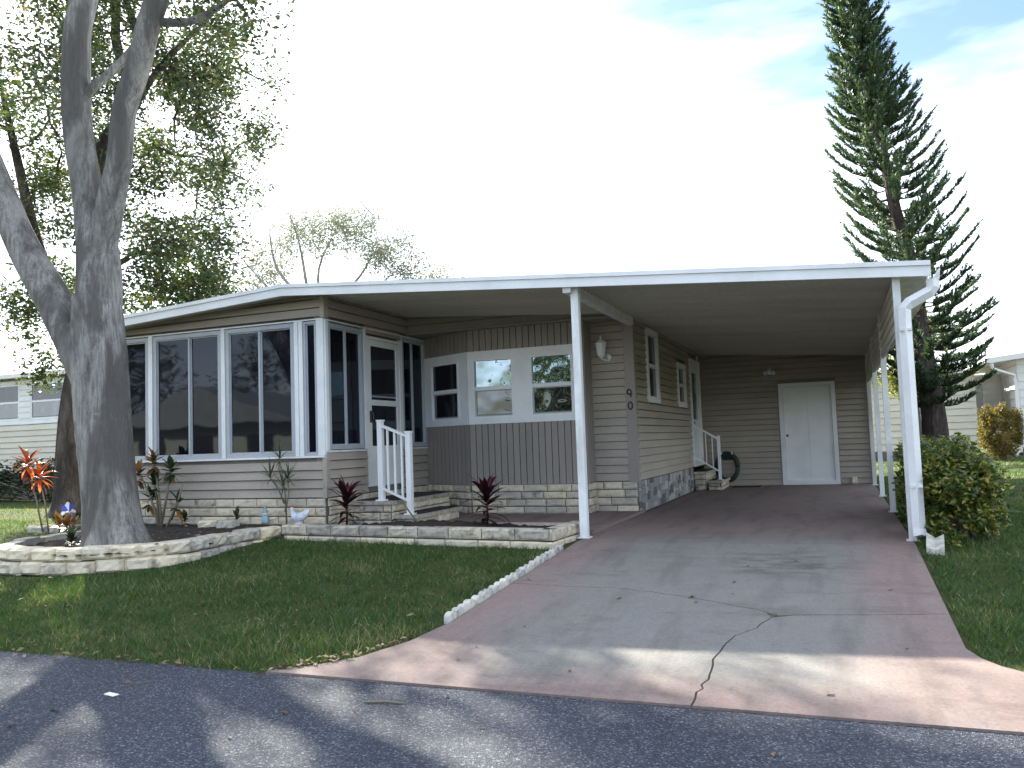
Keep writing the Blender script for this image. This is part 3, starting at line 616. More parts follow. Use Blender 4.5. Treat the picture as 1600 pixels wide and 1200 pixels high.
# ------------------------------------------------------------------ trees
def twigs(nodes_, targets, m_, r0=.05, n=5, sag=.12, rmin=.008):
    nodes_ = [Vector(p) for p in nodes_]; A = np.array([tuple(p) for p in nodes_])
    for t in targets:
        d = A-np.array(t); k = int((d*d).sum(1).argmin()); a = Vector(A[k]); b = Vector(t); L = (b-a).length
        if L < .05: continue
        c = a.lerp(b,.5)+Vector((rnd.uniform(-1,1),rnd.uniform(-1,1),rnd.uniform(-.3,1)))*sag*L
        path = [a, a.lerp(c,.5)+Vector((rnd.uniform(-.05,.05),rnd.uniform(-.05,.05),0))*L, c, c.lerp(b,.5)+Vector((rnd.uniform(-.06,.06),rnd.uniform(-.06,.06),rnd.uniform(-.03,.06)))*L, b]
        ra = min(r0, rmin+.022*L); m_.tube(path, [ra, ra*.85, ra*.65, ra*.45, rmin*.6], n, False)
        A = np.vstack([A, [tuple(p) for p in path[2:]]])
def leaves(centers, per, sig, size, aspect=.45, up=.0, flat=1.0, droop=0):
    """leaf quads (rhombic, slightly folded) scattered round clump centres -> (k*4,3)"""
    C = np.repeat(np.array(centers, float), per, axis=0); k = len(C)
    sg = np.asarray(sig, float) if hasattr(sig, '__len__') else sig
    dd_ = rng.normal(size=(k,3)); dd_ /= np.linalg.norm(dd_,axis=1)[:,None]; P = C+dd_*(rng.random(k)**.55)[:,None]*sg*1.95*np.array([1,1,flat])
    a = rng.normal(size=(k,3)); a[:,2] = a[:,2]*.6-droop; a /= np.linalg.norm(a,axis=1)[:,None]
    b = rng.normal(size=(k,3)); b[:,2] *= 1.0; b[:,:2] *= (1-up*.5); b -= a*(a*b).sum(1)[:,None]; b /= np.linalg.norm(b,axis=1)[:,None]
    s = (size*rng.uniform(.6,1.3,k))[:,None]; nrm = np.cross(a,b)
    V = np.empty((k,4,3)); V[:,0] = P; V[:,1] = P+a*s*.5+b*s*aspect*.5+nrm*s*.08; V[:,2] = P+a*s; V[:,3] = P+a*s*.5-b*s*aspect*.5+nrm*s*.08
    return V.reshape(-1,3)
# the big tree in front
def crook(pts, rad, m_, n=20, seed=1, flare=False, sub=6, wob=.035):
    P, Rr = [], []
    pts = [Vector(p) for p in pts]; r = random.Random(seed)
    for i in range(len(pts)-1):
        p0, p1, p2, p3 = pts[max(i-1,0)], pts[i], pts[i+1], pts[min(i+2,len(pts)-1)]
        for j in range(sub):
            t = j/sub; q = .5*((2*p1)+(p2-p0)*t+(2*p0-5*p1+4*p2-p3)*t*t+(3*p1-p0-3*p2+p3)*t**3)
            P.append(q); Rr.append(rad[i]+(rad[i+1]-rad[i])*t)
    P.append(pts[-1]); Rr.append(rad[-1])
    rings = []; vs = []; fs = []; px = None
    ph = [r.uniform(0,6.28) for _ in range(6)]
    for i, p in enumerate(P):
        d = (P[min(i+1,len(P)-1)]-P[max(i-1,0)]).normalized()
        if px is None: px = d.cross(Vector((0,1,0))).normalized()
        px = (px-d*px.dot(d)).normalized(); py = d.cross(px)
        for k in range(n):
            a = 2*math.pi*k/n; f = 1+wob*math.sin(3*a+ph[0]+i*.13)+wob*.8*math.sin(5*a+ph[1]-i*.21)+wob*.7*math.sin(2*a+ph[2]+i*.35)+r.uniform(-wob,wob)*.35
            if flare: f += .30*math.exp(-max(p.z-.02,0)/.16)*(1+.5*math.sin(5*a+ph[3]))+.06*math.sin(a*2+ph[4])*math.exp(-max(p.z,0)/1.5)
            vs.append(p+(px*math.cos(a)+py*math.sin(a))*Rr[i]*f)
    for i in range(len(P)-1):
        for k in range(n): fs.append((i*n+k,i*n+(k+1)%n,(i+1)*n+(k+1)%n,(i+1)*n+k))
    fs.append(tuple(range((len(P)-1)*n,len(P)*n))); m_.add(vs, fs); return P
OAK = empty('shade_tree', (-8.25,-1.8,.05), 'big grey-barked tree with three leaning limbs inside the block ring', 'tree', 'trees')
m_ = M()
crook([(-8.22,-1.8,-.02),(-8.28,-1.8,.45),(-8.37,-1.8,1.15),(-8.45,-1.8,1.75),(-8.50,-1.8,2.3),(-8.53,-1.78,2.9)], [.30,.29,.285,.285,.30,.26], m_, 36, 2, True, wob=.05)
n1 = crook([(-8.42,-1.80,1.55),(-8.60,-1.86,2.15),(-9.02,-1.9,2.85),(-9.50,-1.95,3.6),(-9.95,-2.0,4.55),(-10.4,-2.05,5.5),(-10.9,-2.1,6.6),(-11.2,-1.6,8.0)], [.20,.235,.20,.185,.165,.15,.12,.09], m_, 20, 3)
n2 = crook([(-8.43,-1.8,1.9),(-8.50,-1.8,2.6),(-8.54,-1.74,3.35),(-8.74,-1.7,4.15),(-8.93,-1.68,5.0),(-8.99,-1.66,5.8),(-8.96,-1.6,6.6),(-8.8,-1.2,8.2),(-8.4,-.3,9.8)], [.22,.26,.235,.175,.165,.16,.155,.13,.08], m_, 22, 4)
n3 = crook([(-8.50,-1.76,3.3),(-8.40,-1.76,3.75),(-8.16,-1.8,4.45),(-8.06,-1.82,5.05),(-7.82,-1.84,5.55),(-7.55,-1.86,6.2),(-7.2,-1.6,7.4),(-6.7,-.6,9.0)], [.15,.165,.14,.132,.13,.128,.10,.07], m_, 18, 5)
n4 = crook([(-7.6,-1.85,6.0),(-7.25,-1.7,5.98),(-6.95,-1.6,6.10),(-6.75,-1.5,6.3),(-6.5,-1.3,6.7)], [.055,.045,.038,.03,.02], m_, 8, 6, sub=3)
n5 = crook([(-8.86,-1.66,5.45),(-8.55,-1.4,5.9),(-8.45,-1.1,6.4)], [.06,.05,.04], m_, 8, 7, sub=3)
lim = [p for q in (n1[-12:],n2[-14:],n3[-12:],n4,n5[-4:]) for p in q]
cl = []
for _ in range(150):
    a = rnd.uniform(0,6.28); rr = 5.0*math.sqrt(rnd.random()); x, y = -8.9+rr*math.cos(a)*1.0, -.8+rr*math.sin(a)*.9; z = rnd.uniform(7.2,11.6)-.06*rr*rr*.5
    if z < 2.9+.62*(y+9)+.60*max(0,x+9.6): continue
    cl.append((x,y,z))
cl += [(-7.05+rnd.gauss(0,.28),-1.5+rnd.gauss(0,.3),6.15+rnd.gauss(0,.22)) for _ in range(6)]
cl += [(-10.3+rnd.gauss(0,.6),-1.2+rnd.gauss(0,.5),6.3+rnd.gauss(0,.5)) for _ in range(10)]
cl.sort(key=lambda t: min((Vector(t)-p).length for p in lim)); twigs(lim, cl, m_, .045)
m_.build('trunk', 'oak_bark', OAK, True)
soup('crown', leaves(cl, 240, .30, .082, .45), 4, 'oak_leaf', OAK)
# tree behind, left of the house
def big_tree(name, label, base, limbs, clumps, per, sig, size, lm, bm, r0=.06, parent=None, n=9, group='trees', flare=True):
    e = empty(name, base, label, 'tree', group); m_ = M(); nd = []
    for i, (pts, rad) in enumerate(limbs): nd += crook(pts, rad, m_, n if i else n+4, 20+i, flare and i == 0, 4)
    nd = [p for p in nd if p.z > base[2]+1.6]; clumps = sorted(clumps, key=lambda t: min((Vector(t)-p).length for p in nd)); twigs(nd, clumps, m_, r0)
    m_.build('trunk', bm, e, True); soup('crown', leaves(clumps, per, sig, size), 4, lm, e); return e
def ellip(c, r, k, seed, hollow=.35, cond=None):
    q = random.Random(seed); out = []
    while len(out) < k:
        v = Vector((q.gauss(0,1),q.gauss(0,1),q.gauss(0,1))).normalized()*(hollow+(1-hollow)*q.random()**.6)
        p = (c[0]+v.x*r[0],c[1]+v.y*r[1],c[2]+v.z*r[2])
        if cond is None or cond(p): out.append(p)
    return out
b0 = (-14.3,3.0,0)
cz_ = ellip((-14.1,3.6,7.6),(3.1,2.8,5.2),125,5,.3,lambda p: p[2] > 3.0)+ellip((-12.3,3.0,9.3),(1.2,2.0,2.6),22,6)+ellip((-12.0,3.2,4.6),(1.0,1.2,1.1),22,8)+ellip((-12.7,5.2,8.6),(1.3,1.5,1.7),20,18)+ellip((-15.6,3.2,3.9),(1.2,1.2,1.2),16,9)
big_tree('shade_tree', 'leafy dark-trunked tree standing behind the big grey trunk', b0,
  [([(-14.3,3,0),(-14.35,3,.8),(-14.3,3,2.2),(-14.0,3.1,4.0),(-13.75,3.1,5.6),(-13.5,3.1,6.8)],[.42,.34,.28,.24,.2,.15]),
   ([(-13.75,3.1,5.5),(-13.9,3.1,6.6),(-13.75,3.2,7.4),(-13.1,3.3,8.0),(-12.9,3.2,9.0),(-13.4,3.2,10.5)],[.16,.13,.12,.11,.09,.05]),
   ([(-13.5,3.1,6.6),(-13.1,3.0,7.6),(-12.9,3.0,8.2),(-13.2,2.9,9.2),(-13.0,2.9,11)],[.14,.12,.11,.09,.04]),
   ([(-14.2,3,3.6),(-15.0,2.8,5.0),(-15.6,2.8,6.8),(-16,2.7,8.5)],[.15,.12,.09,.05]),
   ([(-13.2,3.1,7.5),(-12.2,3.0,8.4),(-11.2,3.0,9.0)],[.08,.06,.03]), ([(-14.0,3.1,4.4),(-13.0,3.1,4.9),(-12.0,3.1,4.8)],[.07,.05,.03])],
  cz_, 270, .27, .105, 'oak_leaf', 'back_bark')
# bare-ish tree behind the roof, glare haze put into its pale greys
hb = (-24.5,26,0); q = random.Random(44); hl = []; fan = [(-9,5.5),(-7.4,7.6),(-5.4,9.4),(-3.6,10.6),(-1.5,11.6),(0.4,11.9),(2.2,11.4),(4.0,10.5),(5.8,9.2),(7.2,8.2),(8.2,7.2)]
hl.append(([(-24.5,26,0),(-24.5,26,2.5),(-24.3,26,5)],[.6,.5,.42]))
for i, (dx, h) in enumerate(fan):
    a = Vector((-24.3,26,4.6+q.uniform(0,.8))); b = Vector((-24.2+dx*.82,26+q.uniform(-3,3),h)); m1 = a.lerp(b,.33)+Vector((q.uniform(-.5,.5),0,.7)); m2 = a.lerp(b,.66)+Vector((q.uniform(-.7,.7),0,q.uniform(.2,.9)))
    hl.append(([a,m1,m2,b],[.15,.10,.06,.018]))
hc = []
for i, (dx, h) in enumerate(fan): hc += ellip((-24.2+dx*.86,26,h+.3),(1.6,2.5,1.7),36,60+i,.1)
big_tree('background_tree', 'sparse spreading tree with glare-paled colours rising behind the porch roof', hb, hl, hc, 80, .40, .13, 'far_leaf', 'far_bark', .1, n=7, flare=False)
# yellow-green tree seen between the carport posts
lb = (1.6,19,0); big_tree('background_tree', 'sunlit yellow-green tree seen between the carport posts', lb,
  [([(1.6,19,0),(1.6,19,1.5),(1.4,19,3)],[.16,.13,.1]), ([(1.5,19,2.2),(.6,19,3.2),(.2,19,4)],[.08,.06,.03]), ([(1.5,19,2.2),(2.2,19.3,3.4)],[.07,.04])],
  ellip((1.2,19,3.3),(1.7,1.3,1.5),42,71), 150, .28, .14, 'lit_tree', 'back_bark')
# columnar pine
PN = empty('pine_tree', (1.0,7.5,0), 'tall narrow leaning pine with upswept bottlebrush branches beside the carport', 'tree')
tp = [Vector(p) for p in ((1.02,7.5,-.02),(.99,7.5,.8),(.96,7.5,1.6),(.88,7.5,2.8),(.76,7.5,4.2),(.60,7.5,5.0),(.48,7.5,5.9),(.33,7.5,6.9),(.22,7.5,7.75),(.11,7.5,8.6),(.02,7.5,9.6),(-.1,7.5,11),(-.15,7.5,12.3))]
m_ = M(); crook(tp, [.23,.21,.20,.14,.11,.10,.09,.08,.075,.065,.055,.035,.015], m_, 14, 31, sub=3, wob=.06)
def ontrunk(z):
    for a, b in zip(tp, tp[1:]):
        if a.z <= z <= b.z: return a.lerp(b, (z-a.z)/(b.z-a.z))
    return tp[-1]
q = random.Random(17); NV = []; z = 1.5
while z < 12.1:
    prof = np.interp(z, [1.5,1.8,2.6,3.4,4.3,5.2,5.9,6.3,7.0,7.8,8.7,10,12.1], [.75,1.10,1.25,1.12,1.05,.98,.92,.88,.66,.52,.50,.42,.1])
    k = 6 if z < 6.4 else 8; a0 = q.uniform(0,6.28)
    for i in range(k):
        a = a0+i*6.283/k+q.uniform(-.3,.3); L = prof*q.uniform(.75,1.08)*(.55 if (math.cos(a) < -.3 and z < 3.0) else 1); c = ontrunk(z+q.uniform(-.06,.06)); d = Vector((math.cos(a),math.sin(a),0))
        lift = (.05 if z < 3 else .18); path = [c+d*L*t+Vector((0,0,L*(-.10*math.sin(t*3.1)+lift*t+(.34 if z > 3.4 else .14)*t**3))) for t in (0,.2,.4,.6,.8,1)]
        m_.tube(path, [.016,.014,.012,.01,.008,.004], 4, False)
        # branchlets standing up and out along the outer part of the branch, each a cord of short needles
        t0 = .24 if z < 6.4 else .22; nb_ = max(4, int(L*(1-t0)/.034)); P = np.array([tuple(p) for p in path])
        for j in range(nb_):
            t = t0+(1-t0)*(j+q.random())/nb_; s = t*5; i0 = min(int(s),4); base = P[i0]+(P[i0+1]-P[i0])*(s-i0)
            for sd_ in ((-1,1) if q.random() < .8 else (q.choice((-1,1)),)):
                l_ = q.uniform(.12,.22)*(1.0-.35*abs(t-.75)); dv = np.array([d.x*.62-d.y*sd_*q.uniform(.2,.65), d.y*.62+d.x*sd_*q.uniform(.2,.65), q.uniform(.55,1.0)]); dv /= np.linalg.norm(dv)
                kn = 15; tt = rng.random(kn)[:,None]; B = base+dv*l_*tt; rad = rng.normal(size=(kn,3)); rad -= dv*(rad@dv)[:,None]; rad /= np.linalg.norm(rad,axis=1)[:,None]
                tip = B+rad*.045+dv*.045; sidev = np.cross(rad,dv)*.013
                tri = np.stack([B-sidev-dv*.012, B+sidev-dv*.012, tip],1); NV.append(tri.reshape(-1,3))
    z += .14 if z > 6.4 else .21
m_.build('trunk', 'pine_bark', PN, True); soup('crown', np.vstack(NV), 3, 'pine_needle', PN)
# ------------------------------------------------------------------ shrubs
def shrub(name, label, cat, base, clumps, per, sig, size, lm, nst=9, aspect=.45, group=None):
    e = empty(name, base, label, cat, group); m_ = M(); b = Vector(base)
    for i in range(nst):
        t = Vector(clumps[rnd.randrange(len(clumps))]); m_.tube([b+Vector((rnd.uniform(-.15,.15),rnd.uniform(-.15,.15),0)), b.lerp(t,.5)+Vector((rnd.uniform(-.08,.08),0,.05)), t], [.018,.012,.005], 5, False)
    m_.build('stem', 'stem', e, True); soup('foliage', leaves(clumps, per, sig, size, aspect), 4, lm, e); return e
q = random.Random(3); hc = []
for _ in range(150):
    t = q.random(); a = q.uniform(0,6.28); rr = math.sqrt(q.random()); x, y = .44+.36*rr*math.cos(a), .45+.75*rr*math.sin(a); top = .88*(1-.35*rr*rr)+.1*q.random()
    hc.append((max(.14,x), y, q.uniform(.02,1)**.7*top))
shrub('shrub', 'yellow-flecked green shrub beside the carport downspout', 'shrub', (.44,.45,-.02), hc, 105, .07, .062, 'hedge_leaf', 26, .42, 'shrubs')
hc = [(min(.70,max(.15,.38+q.gauss(0,.13))), q.uniform(1.3,3.9), q.uniform(.05,.86)) for _ in range(115)]
shrub('shrub', 'darker green shrub row behind the flecked shrub, along the carport posts', 'shrub', (.38,2.6,-.02), hc, 90, .075, .066, 'hedge_leaf', 22, .42, 'shrubs')
hc = [(4.05+.5*v[0]*min(1,math.hypot(v[0],v[1])*1.8)/max(.05,math.hypot(v[0],v[1])), 20.5+.5*v[1]*min(1,math.hypot(v[0],v[1])*1.8)/max(.05,math.hypot(v[0],v[1])), .90+.80*v[2]) for v in ellip((0,0,0),(1,1,1),190,33,.6)]
hc = [(x,y,max(.1,z)) for x,y,z in hc]
shrub('clipped_bush', 'round clipped bush with sunlit gold put into its leaf colour, in front of the right neighbour house', 'bush', (4.05,20.5,-.02), hc, 90, .07, .07, 'topiary_leaf', 8)
q = random.Random(9); hc = [(-20+q.uniform(-6.5,4.2), 7.0+q.gauss(0,.35), q.uniform(.05,.85)) for _ in range(130)]
shrub('hedge', 'dark low hedge below the left neighbour house', 'hedge', (-20,7.0,-.02), hc, 60, .16, .12, 'dark_shrub', 20)
# ------------------------------------------------------------------ bed plants, each broad leaf a piece
def blade_mesh(name, L, W, arch, n=7, fold=.18):
    V = []; F = []
    for i in range(n+1):
        t = i/n; wd = W*(math.sin(math.pi*min(1,.10+.9*t)**.75))**.9*.5 if t < 1 else 0.0
        ang = arch*t; x = L*t*(1-.22*arch*t*t*.5); z = L*(.5*t-.5*arch*t*t*.62)
        V += [(x,-wd,z+wd*fold),(x,0,z),(x,wd,z+wd*fold)]
    for i in range(n):
        for k in (0,1): F.append((i*3+k,i*3+k+1,(i+1)*3+k+1,(i+1)*3+k))
    me = bpy.data.meshes.new(name); me.from_pydata(V,[],F); me.polygons.foreach_set('use_smooth',[True]*len(F)); return me
def rosette(parent, c, meshes, n, el0, el1, sc0, sc1, mats, seed, z1=.0, name='leaf'):
    q = random.Random(seed)
    for i in range(n):
        t = i/max(1,n-1); me = meshes[i % len(meshes)]; mt = mats(t)
        key = me.name+mt
        if key not in RC:
            m2 = me.copy(); m2.materials.append(MT[mt]); RC[key] = m2
        p = Vector(c)+Vector((0,0,z1*t)); o = link(name, RC[key], None, parent, False, p)
        s = (sc0+(sc1-sc0)*t)*q.uniform(.85,1.15); o.scale = (s,s,s)
        o.rotation_euler = (q.uniform(-.25,.25), -R(el0+(el1-el0)*t+q.uniform(-8,8)), i*2.4+q.uniform(-.3,.3))
RC = {}
ti = [blade_mesh('broad_leaf_a', .40, .056, 1.6), blade_mesh('broad_leaf_b', .36, .075, .8)]
def cordyline(loc, label, h, seed, n=34):
    e = empty('cordyline', loc, label, 'plant', 'dark red planter plants'); b = Vector(loc)
    st = M().tube([b-Vector((0,0,.03)), b+Vector((.01,0,h*.35)), b+Vector((0,.01,h*.72))], [.014,.012,.008], 7).build('stem', 'maroon_new', e, True)
    rosette(e, b+Vector((0,0,h*.14)), ti, n, -38, 36, .8, 1.05, lambda t: 'maroon_leaf', seed, h*.55)
    rosette(e, b+Vector((0,0,h*.62)), ti[1:], 5, 34, 52, .85, .85, lambda t: 'maroon_new', seed+1, .02)
cordyline((-6.42,.10,.13), 'dark maroon cordyline with a pink new shoot beside the entry railing', .50, 3)
cordyline((-4.47,.02,.13), 'dark maroon cordyline standing alone in front of the bay panelling', .52, 8)
# narrow-leaved dracaena against the porch
e = empty('dracaena', (-7.28,.02,.12), 'thin dracaena with spiky green tufts against the porch siding', 'plant'); nl = [blade_mesh('narrow_leaf', .26, .018, .7, 5)]
for tip, base in (((-7.36,.02,.98),(-7.27,.03,.10)), ((-7.47,-.03,.74),(-7.30,.02,.40)), ((-7.18,-.05,.72),(-7.27,.0,.30)), ((-7.30,.0,.62),(-7.28,.0,.4))):
    b, t = Vector(base), Vector(tip); M().tube([b, b.lerp(t,.5)+Vector((.03,0,.0)), t], [.012,.010,.008], 6).build('stem', 'stem', e, True)
    rosette(e, t-Vector((0,0,.03)), nl, 24, -55, 55, .75, 1.0, lambda q_: 'green_leaf', int(tip[0]*-100), .05)
# croton right of the trunk
e = empty('croton', (-9.35,-.02,.12), 'orange and green croton shrub between the trunk and porch', 'plant'); cl_ = [blade_mesh('croton_leaf', .15, .065, .6, 5)]
for k, (tip, base, n, mt) in enumerate((((-9.42,-.02,1.02),(-9.30,0,.08),26,'o'),((-9.60,-.1,.86),(-9.34,0,.1),20,'o'),((-9.12,-.02,.90),(-9.32,0,.1),24,'g'),((-9.45,.02,.70),(-9.36,0,.1),16,'g'),((-8.98,-.05,.46),(-9.22,-.02,.05),9,'g'),((-8.86,-.08,.66),(-9.10,-.04,.2),0,'g'),((-9.5,.0,.5),(-9.36,0,.1),10,'g'))):
    b, t = Vector(base), Vector(tip); M().tube([b, b.lerp(t,.5)+Vector((.02,0,.02)), t], [.02,.015,.008], 7).build('stem', 'stem', e, True)
    if n: rosette(e, t-Vector((0,0,.14)), cl_, n, -70, 45, 1.0, 1.2, (lambda q_: 'croton_orange' if (int(q_*97) % 3) else 'croton_green') if mt == 'o' else (lambda q_: 'croton_green' if int(q_*89) % 4 else 'croton_orange'), 70+k, .16)
# red cordyline at the left edge and companions
e = empty('cordyline', (-11.75,.15,0), 'tall bright red cordyline on bare canes left of the trunk', 'plant')
for tip, base in (((-11.98,.1,.98),(-11.72,.15,0)),((-11.85,.2,.80),(-11.66,.2,0))):
    b, t = Vector(base), Vector(tip); M().tube([b, b.lerp(t,.5)+Vector((.02,0,0)), t], [.014,.012,.009], 6).build('stem', 'stem', e, True)
    rosette(e, t-Vector((0,0,.06)), ti, 24, -70, 45, .75, .8, lambda q_: 'red_leaf' if int(q_*53) % 4 else 'maroon_new', int(tip[2]*100), .14)
e = empty('dracaena', (-14.9,4.6,0), 'spiky green dracaena in front of the left neighbour siding', 'plant')
b = Vector((-14.9,4.6,0)); M().tube([b, b+Vector((0,0,1.2))], [.03,.02], 6).build('stem', 'stem', e, True); rosette(e, b+Vector((0,0,1.1)), nl, 70, -65, 60, 1.8, 2.2, lambda q_: 'green_leaf', 5, .35)
# low weeds
def weed(loc, label, n, s, seed):
    e = empty('weed', loc, label, 'plant', 'small bed plants'); rosette(e, loc, cl_, n, -30, 50, s*.6, s, lambda q_: 'croton_green', seed, .10*s)
    M().tube([Vector(loc)-Vector((0,0,.02)), Vector(loc)+Vector((.01,0,.12*s))], .005, 5).build('stem', 'stem_green', e)
weed((-8.05,.02,.16), 'small leafy weed behind the short row of blocks', 14, .9, 4)
weed((-8.9,.0,.14), 'low weed at the foot of the porch skirting beside the croton', 16, .9, 6)
weed((-8.95,-1.75,.06), 'fern-like weed inside the ring wall left of the trunk', 26, 1.1, 9)
# ------------------------------------------------------------------ ornaments
e = empty('hen_statue', (-7.05,-.02,.13), 'white and blue ceramic hen statue in the planter beside the dracaena', 'statue'); c = Vector((-7.05,-.02,.13))
def loft(secs, n=12):                       # sections: (centre, radius across, radius along)
    m_ = M(); V = []; F = []
    for (p, d, ra, rb) in secs:
        p, d = Vector(p), Vector(d).normalized(); s_ = Vector((0,1,0)); t_ = d.cross(s_)
        V += [c+p+s_*ra*math.cos(2*math.pi*k/n)+t_*rb*math.sin(2*math.pi*k/n) for k in range(n)]
    for i in range(len(secs)-1):
        for k in range(n): F.append((i*n+k,i*n+(k+1)%n,(i+1)*n+(k+1)%n,(i+1)*n+k))
    F += [tuple(range(n))[::-1], tuple(range((len(secs)-1)*n,len(secs)*n))]; return m_.add(V,F)
loft([((.155,0,.20),(-1,0,-.8),.006,.012),((.125,0,.165),(-1,0,-.9),.02,.04),((.07,0,.115),(-1,0,-.4),.05,.055),((.0,0,.095),(-1,0,0),.065,.065),((-.055,0,.105),(-1,0,.5),.055,.055),((-.085,0,.145),(-.5,0,1),.034,.034),((-.095,0,.18),(-.2,0,1),.025,.025),((-.10,0,.205),(-.2,0,1),.024,.026),((-.102,0,.225),(0,0,1),.012,.014)]).build('body', 'ceramic', e, True)
M().add([c+Vector(p) for p in ((-.12,-.006,.205),(-.12,.006,.205),(-.15,0,.198),(-.12,0,.190))], [(0,1,2),(1,3,2),(3,0,2),(0,3,1)]).build('beak', 'croton_orange', e)
M().prism([c+Vector((x,-.004,z)) for x,z in ((-.125,.222),(-.118,.248),(-.108,.232),(-.1,.25),(-.09,.23),(-.082,.242),(-.078,.215))], (0,.008,0)).build('comb', 'red_plastic', e)
M().lathe([(.06,0),(.062,.015),(.03,.03),(.025,.06)], c, 12).build('base', 'ceramic', e, True)
e = empty('garden_figurine', (-7.62,.05,.16), 'small teal and white figurine at the end of the block row', 'statue'); c = Vector((-7.62,.05,.14))
M().lathe([(.05,0),(.055,.02),(.05,.07),(.035,.10)], c, 12).build('body', 'ceramic_teal', e, True); M().lathe([(.015,.10),(.032,.115),(.034,.135),(.02,.155)], c, 12).build('head', 'ceramic', e, True); M().lathe([(.04,.145),(.03,.165),(.016,.195),(.003,.225)], c, 12).build('hat', 'ceramic_teal', e, True)
e = empty('garden_pinwheel', (-11.05,.05,.0), 'blue and white garden pinwheel on a stake left of the trunk', 'pinwheel'); c = Vector((-11.05,.02,.30))
M().tube([c-Vector((0,-.02,.32)), c+Vector((0,.02,0))], .006, 6).build('stake', 'alu', e)
for i in range(8):
    a = i*math.pi/4; u = Vector((math.cos(a),0,math.sin(a))); v = Vector((-math.sin(a),-.45,math.cos(a)))
    M().prism([c+u*.02, c+u*.10+v*.05, c+u*.15+v*.02, c+u*.13-v*.01], Vector((0,.004,0))).build('vane', 'blue_plastic' if i % 2 else 'white', e)
M().lathe([(.022,-.012),(.026,0),(.02,.012)], c-Vector((0,.02,0)), 10).build('hub', 'white', e)
for (x,y,n) in ((-11.35,.12,9),(-11.22,.25,8),(-10.95,-.1,8)): 
    e = empty('bromeliad', (x,y,.0), {-11.35:'low orange-leaved plant left of the blue pinwheel', -11.22:'low orange-leaved plant just behind the pinwheel', -10.95:'low orange-leaved plant between pinwheel and trunk'}[x], 'plant', 'low orange bed plants'); rosette(e, (x,y,.06), cl_, n*2, -40, 55, .9, 1.2, lambda q_: 'croton_orange', int(-x*10), .08)
    M().tube([(x,y,-.02),(x,y,.12)], .01, 5).build('stem', 'stem', e)
tag(M().tube([(-5.93,.66,.36),(-5.6,.3,.22),(-5.36,.08,.11)], .011, 6).build('garden_stake', 'stem_green'), 'brown stick leaning from the railing into the planter soil', 'stick')
# ------------------------------------------------------------------ lantern, ceiling fixture, hose, mat, splash block
e = empty('wall_lantern', (-3.72,2.97,2.26), 'white coach lantern on the siding right of the bay window', 'lamp'); c = Vector((-3.78,2.84,2.26))
M().lathe([(.004,0),(.05,.0),(.06,.012),(.05,.024)], (0,0,0), 12).build('wall_plate', 'white', e, True).matrix_local = Matrix.Translation(Vector((-3.72,2.985,2.28))-WL[e.name]) @ Matrix.Rotation(R(90),4,'X')
M().tube([(-3.72,2.965,2.27),(-3.73,2.90,2.235),(-3.77,2.85,2.25),(-3.78,2.84,2.275)], .012, 8).build('arm', 'white', e, True)
M().lathe([(.006,.0),(.03,.012),(.045,.03),(.05,.04)], c, 6).build('base', 'white', e); M().lathe([(.088,.215),(.09,.225),(.06,.255),(.025,.275),(.012,.285),(.014,.30),(.004,.345)], c, 6).build('cap', 'white', e)
for i in range(6):
    a = i*math.pi/3; M().bar(c+Vector((.046*math.cos(a),.046*math.sin(a),.04)), c+Vector((.074*math.cos(a),.074*math.sin(a),.215)), .011, .011).build('cage_bar', 'white', e)
M().lathe([(.040,.042),(.066,.213)], c, 6).build('glass', 'neigh_white', e)
e = empty('wall_light', (-1.89,9.40,2.38), 'small white twin floodlight on the carport back wall', 'lamp')
M().lathe([(.06,-.012),(.065,.0),(.04,.02)], (0,0,0), 12).build('wall_plate', 'white', e, True).matrix_local = Matrix.Translation(Vector((0,0,0))) @ Matrix.Rotation(R(90),4,'X')
for s_ in (-1,1):
    a = Vector((-1.89+s_*.02,9.38,2.38)); d = Vector((s_*.6,-1,-.35)).normalized(); M().tube([a, a+d*.05, a+d*.07, a+d*.13], [.014,.018,.032,.05], 12).build('lamp_head', 'white', e, True)
e = empty('garden_hose', (-2.85,9.33,.1), 'coiled dark green garden hose hanging by the carport steps', 'hose')
pth = []
for i in range(7*28):
    a = i/28*2*math.pi; k = i//28; pth.append((-2.85+(.215+.03*math.sin(k*2.4)+.010*math.sin(i*.05+k))*math.cos(a), 9.30+.012*(k % 4)+.01*math.sin(a*2), .40+(.29+.03*math.sin(k*2.4))*math.sin(a)))
M().tube(pth, .016, 7).build('coil', 'hose', e, True)
for x in (-2.96,-2.74): M().tube([(x,9.41,.68),(x,9.26,.68),(x,9.25,.72)], .014, 6).build('hook', 'white', e)
M().box(-2.95,-2.75,9.36,9.415,.55,.70).build('hanger', 'mat_black', e)
tag(M().box(-2.70,-2.15,8.75,9.2,.001,.014).build('door_mat', 'mat_black'), 'black rubber mat on the slab beside the carport steps', 'mat')
m_ = M(); m_.add([(.06,-.62,-.04),(.20,-.66,-.05),(.24,-.30,-.03),(.10,-.24,-.03),(.06,-.62,.02),(.20,-.66,.01),(.24,-.30,.10),(.10,-.24,.11),(.13,-.63,-.0),(.17,-.28,.06)],
      [(0,1,8,4),(1,5,8),(3,0,4,7),(1,2,6,5),(2,3,7,9,6),(4,8,9,7),(8,5,6,9)]); tag(m_.build('splash_block', 'edging'), 'white concrete splash block at the foot of the downspout', 'splash block')
m_ = rough_block(Vector((-.42,9.36,0)), Vector((1,0,0)), Vector((0,-1,0)), .11, .14, .07, 77, .03, .02, .02); tag(m_.build('stone', 'lime'), 'small pale stone at the foot of the carport back wall', 'stone')
